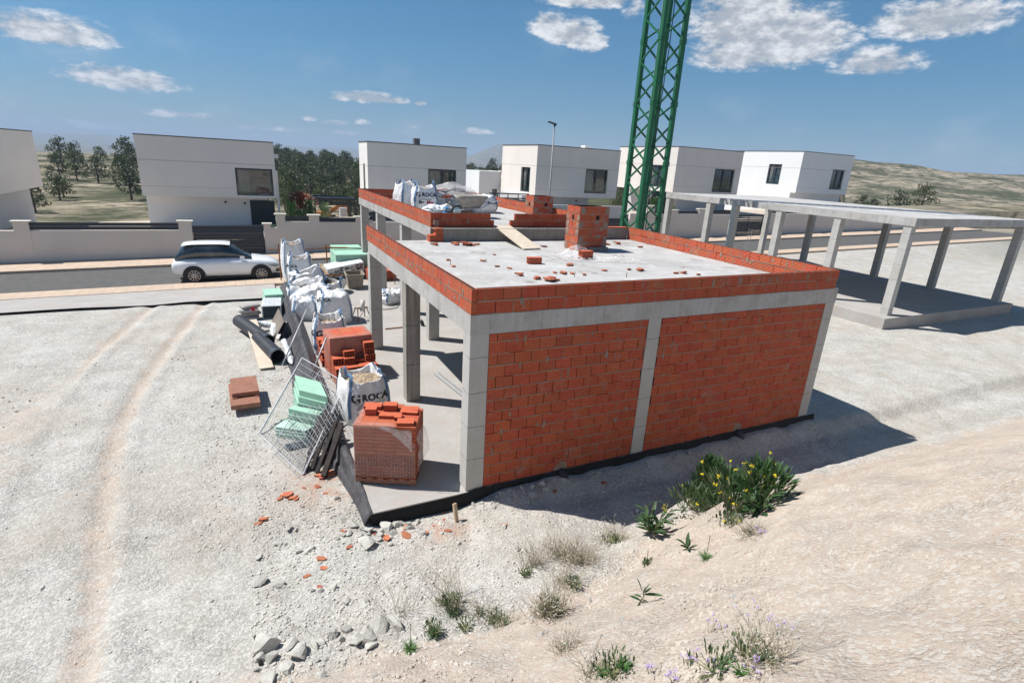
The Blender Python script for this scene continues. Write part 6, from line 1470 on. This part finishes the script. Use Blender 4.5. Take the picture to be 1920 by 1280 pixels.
for i, (px, py, lab) in enumerate(((1130, 1262, 'low green tuft at the bottom edge right of centre'), (1170, 1250, 'second low green tuft at the bottom edge right of centre'), (1390, 1265, 'low green tuft at the bottom right corner'), (1360, 1250, 'short green tuft left of the bottom right corner'), (1075, 1100, 'small green tuft beside the dry grass in the middle of the bank'), (930, 1160, 'low dry green tuft left of the seeding clump'))):
    plant('grass_tuft', lab, 'tuft', px, py, tuft(50+i, 45, .09, .009, 'leaf_grey' if i > 3 else 'leaf_bright', False), 'low tufts along the bottom of the bank')
# dry seeding grass
def dryclump(seed, n, L, sp, green=.0, fl=True):
    s, t = stems(seed, n, L, sp); out = [('stalks', s, 'dry')]
    if fl: f = MB(); puffs(f, t[::2], .0075, seed, 2); out.append(('seed_heads', f, 'fluff'))
    if green: out.append(('leaves', rosette(seed+1, int(n*green), L*.4, .009, .03, 1.2, .6), 'leaf_grey'))
    return out
GD = 'clumps of dry seeding grass'
for i, (px, py, n, L, sp, g, s, lab) in enumerate(((1030, 1150, 90, .20, .8, 1.2, 1.2, 'large seeding clump with a green base in the middle of the bank'), (1080, 1050, 110, .24, .9, .3, 1.1, 'widest brown dry clump at the crest of the bank'), (1045, 1040, 60, .26, .8, .2, 1, 'pale dry clump left of the widest brown one'), (1150, 1012, 70, .15, 1.1, .9, 1.1, 'greenish dry patch below the shadow edge'), (1000, 1060, 50, .30, .6, .1, 1, 'tall sparse dry stalks in the middle of the gravel'), (1060, 1092, 60, .16, .9, .3, 1, 'dry clump just above the large seeding clump'),
        (835, 1130, 34, .38, .55, .2, 1, 'tall thin dry stalks over the green clump'), (760, 1150, 16, .42, .5, 0, 1, 'few bare stalks with a seed spike above the stone ridge'), (900, 1150, 40, .18, .9, .5, 1, 'low grey dry clump left of the large seeding clump'), (1060, 1215, 40, .12, .8, .1, 1, 'short dry twig clump on the pink soil'), (1110, 1260, 40, .12, .9, .1, 1, 'dark dry twigs at the bottom centre right'), (1435, 1240, 50, .2, .8, .6, 1, 'dry grass at the bottom right edge of the bank'), (1405, 1000, 60, .14, 1, .3, 1, 'low dry mound with lilac flowers below the bush'), (950, 1170, 30, .13, 1, .6, 1, 'small dry clump between two green ones'))):
    plant('dry_grass', lab, 'dry grass', px, py, dryclump(60+i*2, int(n*1.7), L, sp*1.25, g), GD, s=s*1.35)
for i, (px, py, n, W, H, lab) in enumerate(((845, 1140, 170, .16, .15, 'leafy green weed at the foot of the tall dry stalks'), (812, 1185, 120, .13, .10, 'leafy green weed just above the stone ridge'), (1030, 1148, 190, .20, .10, 'green weed mat under the largest seeding clump'), (930, 1165, 110, .15, .07, 'flat green weed left of the largest seeding clump'), (1075, 1098, 80, .12, .08, 'small green weed above the largest seeding clump'), (985, 1080, 60, .10, .09, 'thin green weed in the grey gravel below the shadow'), (1150, 1018, 120, .22, .06, 'olive weed mat at the edge of the shadow'), (1215, 1058, 50, .08, .06, 'little green weed on the crest of the bank'), (1345, 1262, 120, .20, .06, 'green weed mat near the bottom right corner'), (1160, 1262, 110, .18, .06, 'green weed mat at the bottom edge'), (1400, 1230, 80, .14, .10, 'grey green weed by the tallest lilac flowers'), (870, 1175, 70, .12, .06, 'low weed between the ridge and the seeding clump'))):
    plant('green_weed', lab, 'weed', px, py, bush(140+i, n, W, H, .045, .012, 'leaf_grey' if i % 3 else 'leaf_dark'), 'low green weeds on the bank', s=1.15)
# lilac flowers
def lilac(seed, n, L):
    s, t = stems(seed, n, L, .55, .0018); f = MB(); puffs(f, t, .011, seed, 4); return [('stalks', s, 'stem'), ('flowers', f, 'purple')]
for i, (px, py, n, L, lab) in enumerate(((1330, 1185, 4, .20, 'lilac flower pair on thin stalks on the stony patch'), (1420, 1200, 7, .26, 'tallest lilac flowers at the right edge of the bank'), (1290, 1240, 6, .10, 'low lilac flowers beside the bottom green tufts'), (1330, 1255, 5, .10, 'low lilac flowers between the bottom tufts and corner'), (1265, 1275, 7, .08, 'lilac flowers at the very bottom edge'), (1425, 1000, 8, .10, 'lilac flowers on the dry mound below the bush'), (1218, 1262, 4, .10, 'single lilac flower near the dark twigs'), (1410, 1262, 5, .12, 'lilac flowers in the bottom right corner'), (870, 1128, 5, .10, 'faint lilac flowers beside the seeding green clump'))):
    plant('lilac_flower', lab, 'flower', px, py, lilac(90+i, n, L), 'lilac wild flowers on the bank')
# garden planting
def palm(seed, n, L, mat): b = rosette(seed, n, L, L*.10, L*.3, .8, 1.1); return [('fronds', b, mat)]
GP = 'garden shrubs behind the street wall'
def gplant(name, label, px, py, Y, parts, s=1.25): 
    p = at(px, py, 1, Y); return plant(name, label, 'shrub', 0, 0, parts, GP, 0, s, (p.x, Y))
gplant('garden_shrub', 'yellow green spiky shrub beside the leftmost villa', 547, 400, 30, bush(1, 260, .35, 1.2, .22, .05, 'leaf_bright')); gplant('garden_shrub', 'green palm like shrub left of the pergola post', 581, 402, 33, bush(2, 240, .45, 1.0, .25, .05, 'leaf_dark')); gplant('garden_shrub', 'green shrub right of the pergola post', 609, 404, 34, bush(3, 200, .4, .9, .2, .05, 'leaf_grey'))
gplant('garden_shrub', 'low mixed green shrub along the garden bed', 563, 405, 30, bush(4, 260, .6, .8, .2, .06, 'leaf_grey')); gplant('garden_shrub', 'red brown leaved shrub on thin stems in the garden', 565, 392, 36, bush(5, 420, 1.1, 1.3, .25, .12, 'terra'))
gplant('garden_shrub', 'dark clipped shrub in front of the leftmost villa porch', 515, 415, 28, palm(6, 40, .5, 'leaf_bright'), 1.2); gplant('garden_shrub', 'leafy shrub by the porch of the fourth villa', 1257, 385, 28.5, bush(7, 300, .5, .9, .25, .09, 'leaf_dark')); gplant('garden_shrub', 'dark green shrub behind the crane by the fourth villa', 1225, 385, 29, bush(8, 300, .6, 1.3, .25, .09, 'leaf_dark'))
p = at(1415, 455, 0, 18.2); plant('dry_bush', 'small reddish dry bush between the parapet and the second frame', 'bush', 0, 0, bush(9, 200, .35, .6, .12, .04, 'dry'), None, 0, 1.4, (18.2, p.y))
# ---------------------------------------------------------------- pine wood
def pine(seed, H, mat):
    r = random.Random(seed); b = MB(); t = MB(); W = H*.42
    t.tube([(0, 0, -.3), (.1*H*r.uniform(-.3, .3), 0, H*.4), (.1*H*r.uniform(-.5, .5), .05*H, H*.85)], [.035*H, .026*H, .010*H], 7)
    cl = []
    for k in range(22):
        a = k*2.4+r.uniform(-.5, .5); f = k/22; h = H*(.26+.68*f+r.uniform(-.05, .05)); rad = W*(1.02-.72*f**1.6)*r.uniform(.55, 1.0); c = Vector((math.cos(a)*rad, math.sin(a)*rad, h)); cl.append((c, H*r.uniform(.10, .17)))
        t.tube([(0, 0, h*.82), c*.6+Vector((0, 0, h*.33)), c], [.012*H, .008*H, .003*H], 4, False)
    cl.append((Vector((0, 0, H*.94)), H*.12))
    for c, s in cl:
        for i in range(36):
            d = Vector((r.gauss(0, 1), r.gauss(0, 1), r.gauss(0, .7))).normalized()*s*r.random()**.4; q = c+d; u = Vector((r.gauss(0, 1), r.gauss(0, 1), r.gauss(0, 1)+.6)).normalized(); v = u.cross(Vector((r.gauss(0, 1), r.gauss(0, 1), r.gauss(0, 1)))).normalized(); l = H*r.uniform(.030, .055)
            b.quad([q-v*l*.55, q+u*l-v*l*.2, q+u*l*1.4, q+v*l*.5])
    return t, b, mat
protos = []
for i, (s, H, m) in enumerate(((1, 7.5, 'pine1'), (2, 6.5, 'pine2'), (3, 8.2, 'pine1'), (4, 5.6, 'pine2'), (5, 7.0, 'pine1'))):
    t, b, m = pine(s, H, m); protos.append((t, b, m))
tl = ['broad dark green pine in the wood behind the villas', 'paler green pine in the wood behind the villas', 'tall dark green pine in the wood behind the villas', 'short pale green pine in the wood behind the villas', 'dark rounded pine in the wood behind the villas']
roots = [None]*5; r = random.Random(77)
def tree(x, y, s):
    i = r.randrange(5)
    if roots[i] is None:
        t, b, m = protos[i]; o = thing('pine_tree', tl[i], 'pine tree', (0, 0, 0), 0, 'pine trees of the wood: '+tl[i].split(' in ')[0]); t.build('trunk', M['bark'], o); b.build('crown', M[m], o); roots[i] = o
    else: o = dup(roots[i])
    o.location = (x, y, hz(x, y)-.1); o.rotation_euler = (0, 0, r.uniform(0, 6.28)); o.scale = (s*r.uniform(.9, 1.15),)*2+(s*r.uniform(.85, 1.1),)
def wood(n, a0, a1, d0, d1):
    for k in range(n):
        a = R(r.uniform(a0, a1)); d_ = d0+(d1-d0)*(k/n)**.9+r.uniform(-3, 3); tree(CAM.x+math.sin(a)*d_, CAM.y+math.cos(a)*d_, (.46+.36*(k/n)**.7)*r.uniform(.86, 1.16))
wood(195, 1.6, 12.2, 74, 240); wood(52, 21, 27.2, 80, 260); wood(40, -20, 1, 80, 190); wood(12, 36.5, 38.6, 80, 140); wood(14, 53, 66, 85, 160)
# ---------------------------------------------------------------- light and sky
HAZE = 3.2e-4
SUN_AZ, SUN_EL = 124.0-180, 55.4                                     # bearing the light comes from (from +Y towards +X)
sd = Vector((math.sin(R(SUN_AZ))*math.cos(R(SUN_EL)), math.cos(R(SUN_AZ))*math.cos(R(SUN_EL)), math.sin(R(SUN_EL))))
sl = bpy.data.lights.new('sun', 'SUN'); so = bpy.data.objects.new('sun', sl); C.objects.link(so)
sl.energy = 4.9; sl.angle = R(.53); sl.color = (1, .965, .92); so.rotation_euler = sd.to_track_quat('Z', 'Y').to_euler(); so.location = (0, 0, 60)
w = bpy.data.worlds.new('World'); bpy.context.scene.world = w; w.use_nodes = True; T = w.node_tree; T.nodes.clear()
def wn(t, **k):
    o = T.nodes.new(t)
    for a, b in k.items(): setattr(o, a, b)
    return o
def wl(a, b): T.links.new(a, b)
def wm(op, a, b=0, c=None):
    o = wn('ShaderNodeMath', operation=op)
    for i, v in enumerate((a, b, c)):
        if v is None: continue
        if isinstance(v, (int, float)): o.inputs[i].default_value = v
        else: wl(v, o.inputs[i])
    return o.outputs[0]
def wr(v, a, b, c=0, d=1):
    o = wn('ShaderNodeMapRange', interpolation_type='SMOOTHSTEP'); wl(v, o.inputs[0])
    for i, q in enumerate((a, b, c, d)): o.inputs[i+1].default_value = q
    return o.outputs[0]
sky = wn('ShaderNodeTexSky', sky_type='NISHITA'); sky.sun_disc = False; sky.sun_elevation = R(SUN_EL); sky.sun_rotation = R(SUN_AZ); sky.air_density = 1.0; sky.dust_density = .25; sky.ozone_density = 3.0; sky.altitude = 100
tc = wn('ShaderNodeTexCoord'); sp = wn('ShaderNodeSeparateXYZ'); wl(tc.outputs['Generated'], sp.inputs[0]); X_, Y_, Z_ = sp.outputs
az = wm('MULTIPLY', wm('ARCTAN2', X_, Y_), 57.29578); el = wm('MULTIPLY', wm('ARCSINE', Z_), 57.29578)
def sn(scale, det, sc3, rough=.6, off=0):
    mp = wn('ShaderNodeMapping'); mp.inputs['Scale'].default_value = sc3; mp.inputs['Location'].default_value = (off, off, off); wl(tc.outputs['Generated'], mp.inputs[0])
    o = wn('ShaderNodeTexNoise'); o.inputs['Scale'].default_value = scale; o.inputs['Detail'].default_value = det; o.inputs['Roughness'].default_value = rough; wl(mp.outputs[0], o.inputs['Vector']); return o.outputs[0]
n1 = sn(26, 8, (1, 1, 2.0), .62); n2 = sn(7, 6, (1, 1, 1.6), .6, 3.3); n3 = sn(60, 6, (1, 1, 2.6), .65, 9)
def ae(px, py):
    d = (F_+R_*((px-960)/FPX)-U_*((py-640)/FPX)).normalized(); return math.degrees(math.atan2(d.x, d.y)), math.degrees(math.asin(d.z))
hz_ = None
# bearing and height of every cloud seen from the plot: (px, py, half width, half height, strength) measured on the photograph
CL = [(690, 184, 72, 15, 1), (735, 189, 42, 8, .9), (788, 195, 15, 6, .9), (640, 184, 24, 9, .85), (580, 224, 17, 6, .75), (632, 231, 34, 6, .7), (680, 230, 18, 7, .65), (892, 247, 40, 8, .85), (778, 240, 12, 3, .6), (550, 245, 90, 8, .42), (640, 250, 40, 6, .5),
      (1075, 66, 66, 34, 1), (1030, 52, 46, 30, .95), (1110, 80, 36, 26, .9), (1100, 2, 105, 20, .9), (1190, 12, 24, 34, .55), (1400, 45, 120, 85, 1.15), (1385, 105, 100, 42, 1.05), (1480, 80, 130, 70, 1.1), (1150, -60, 160, 40, .9), (1640, 120, 90, 34, .9), (1760, 40, 140, 50, 1), (230, 150, 110, 30, .9), (90, 60, 130, 40, .9), (330, 215, 80, 9, .7), (150, 235, 90, 10, .7), (510, 268, 40, 5, .5), (1265, 285, 0, 0, 0)]
mask = None; lum = None
for (px, py, hw, hh, st) in CL:
    if not hw: continue
    a, e_ = ae(px, py); sc = 57.2958/FPX*math.cos(math.atan(math.hypot(px-960, py-640)/FPX)); ra = hw*sc/math.cos(R(e_)); re = hh*sc
    du = wm('MULTIPLY', wm('SUBTRACT', az, a), 1/ra); dv = wm('MULTIPLY', wm('SUBTRACT', el, e_), 1/re)
    dvb = wm('MULTIPLY', dv, wr(dv, -.6, .0, 1.45, 1))                # flatter undersides
    m = wm('MULTIPLY', wm('SUBTRACT', 1, wm('ADD', wm('MULTIPLY', du, du), wm('MULTIPLY', dvb, dvb))), st)
    sh = wm('MULTIPLY', m, 1)
    mask = m if mask is None else wm('MAXIMUM', mask, m)
dens = wm('ADD', wm('MAXIMUM', mask, -1.0), wm('ADD', wm('MULTIPLY', wm('SUBTRACT', n1, .5), 1.7), wm('MULTIPLY', wm('SUBTRACT', n3, .5), 1.4)))
cov = wr(dens, .05, .85, 0, .98)
thin = wm('MULTIPLY', wr(n2, .52, .75, 0, .22), wr(el, 1, 14, 1, .25)); cov = wm('MAXIMUM', cov, thin)
bright = wr(wm('ADD', wm('ADD', wm('MULTIPLY', n1, .9), wm('MULTIPLY', n3, .30)), wm('MULTIPLY', wm('MAXIMUM', mask, 0), -.10)), .42, .70, 0, 1.0)
cc = wn('ShaderNodeMix', data_type='RGBA'); wl(bright, cc.inputs[0]); cc.inputs[6].default_value = (5.0, 5.4, 6.0, 1); cc.inputs[7].default_value = (10.5, 10.6, 10.8, 1)
mxs = wn('ShaderNodeMix', data_type='RGBA'); wl(cov, mxs.inputs[0]); tn = wn('ShaderNodeMix', data_type='RGBA', blend_type='MULTIPLY'); tn.inputs[0].default_value = 1; wl(sky.outputs[0], tn.inputs[6]); tcol = wn('ShaderNodeMix', data_type='RGBA'); wl(wr(el, 0, 16), tcol.inputs[0]); tcol.inputs[6].default_value = (.43, .66, .87, 1); tcol.inputs[7].default_value = (.385, .84, 1.0, 1); wl(tcol.outputs[2], tn.inputs[7]); wl(tn.outputs[2], mxs.inputs[6]); wl(cc.outputs[2], mxs.inputs[7])
bg = wn('ShaderNodeBackground'); bg.inputs[1].default_value = .066; wl(mxs.outputs[2], bg.inputs[0]); ow = wn('ShaderNodeOutputWorld'); wl(bg.outputs[0], ow.inputs[0])
w.cycles.sampling_method = 'MANUAL'; w.cycles.sample_map_resolution = 1024
# the air between here and the hills
b = MB(); b.box((-9600, -3400, -110), (9600, 9600, 150)); hm = bpy.data.materials.new('haze_air'); hm.use_nodes = True; ht = hm.node_tree; ht.nodes.clear()
ho = ht.nodes.new('ShaderNodeOutputMaterial'); hv = ht.nodes.new('ShaderNodeVolumePrincipled'); hv.inputs['Color'].default_value = (.62, .78, 1, 1); hv.inputs['Density'].default_value = HAZE; hv.inputs['Anisotropy'].default_value = 0; ht.links.new(hv.outputs[0], ho.inputs['Volume'])
o = b.build('haze', hm); o['kind'] = 'stuff'; o['label'] = 'thin blue air haze filling the view towards the hills'; o['category'] = 'haze'
sc = bpy.context.scene
sc.view_settings.view_transform = 'Standard'; sc.view_settings.look = 'None'; sc.view_settings.exposure = .42; sc.view_settings.gamma = 1
sc.render.engine = 'CYCLES'; sc.cycles.max_bounces = 6; sc.cycles.diffuse_bounces = 3; sc.cycles.transparent_max_bounces = 24; sc.cycles.use_denoising = True; sc.cycles.caustics_reflective = False; sc.cycles.caustics_refractive = False
sc.cycles.volume_bounces = 0
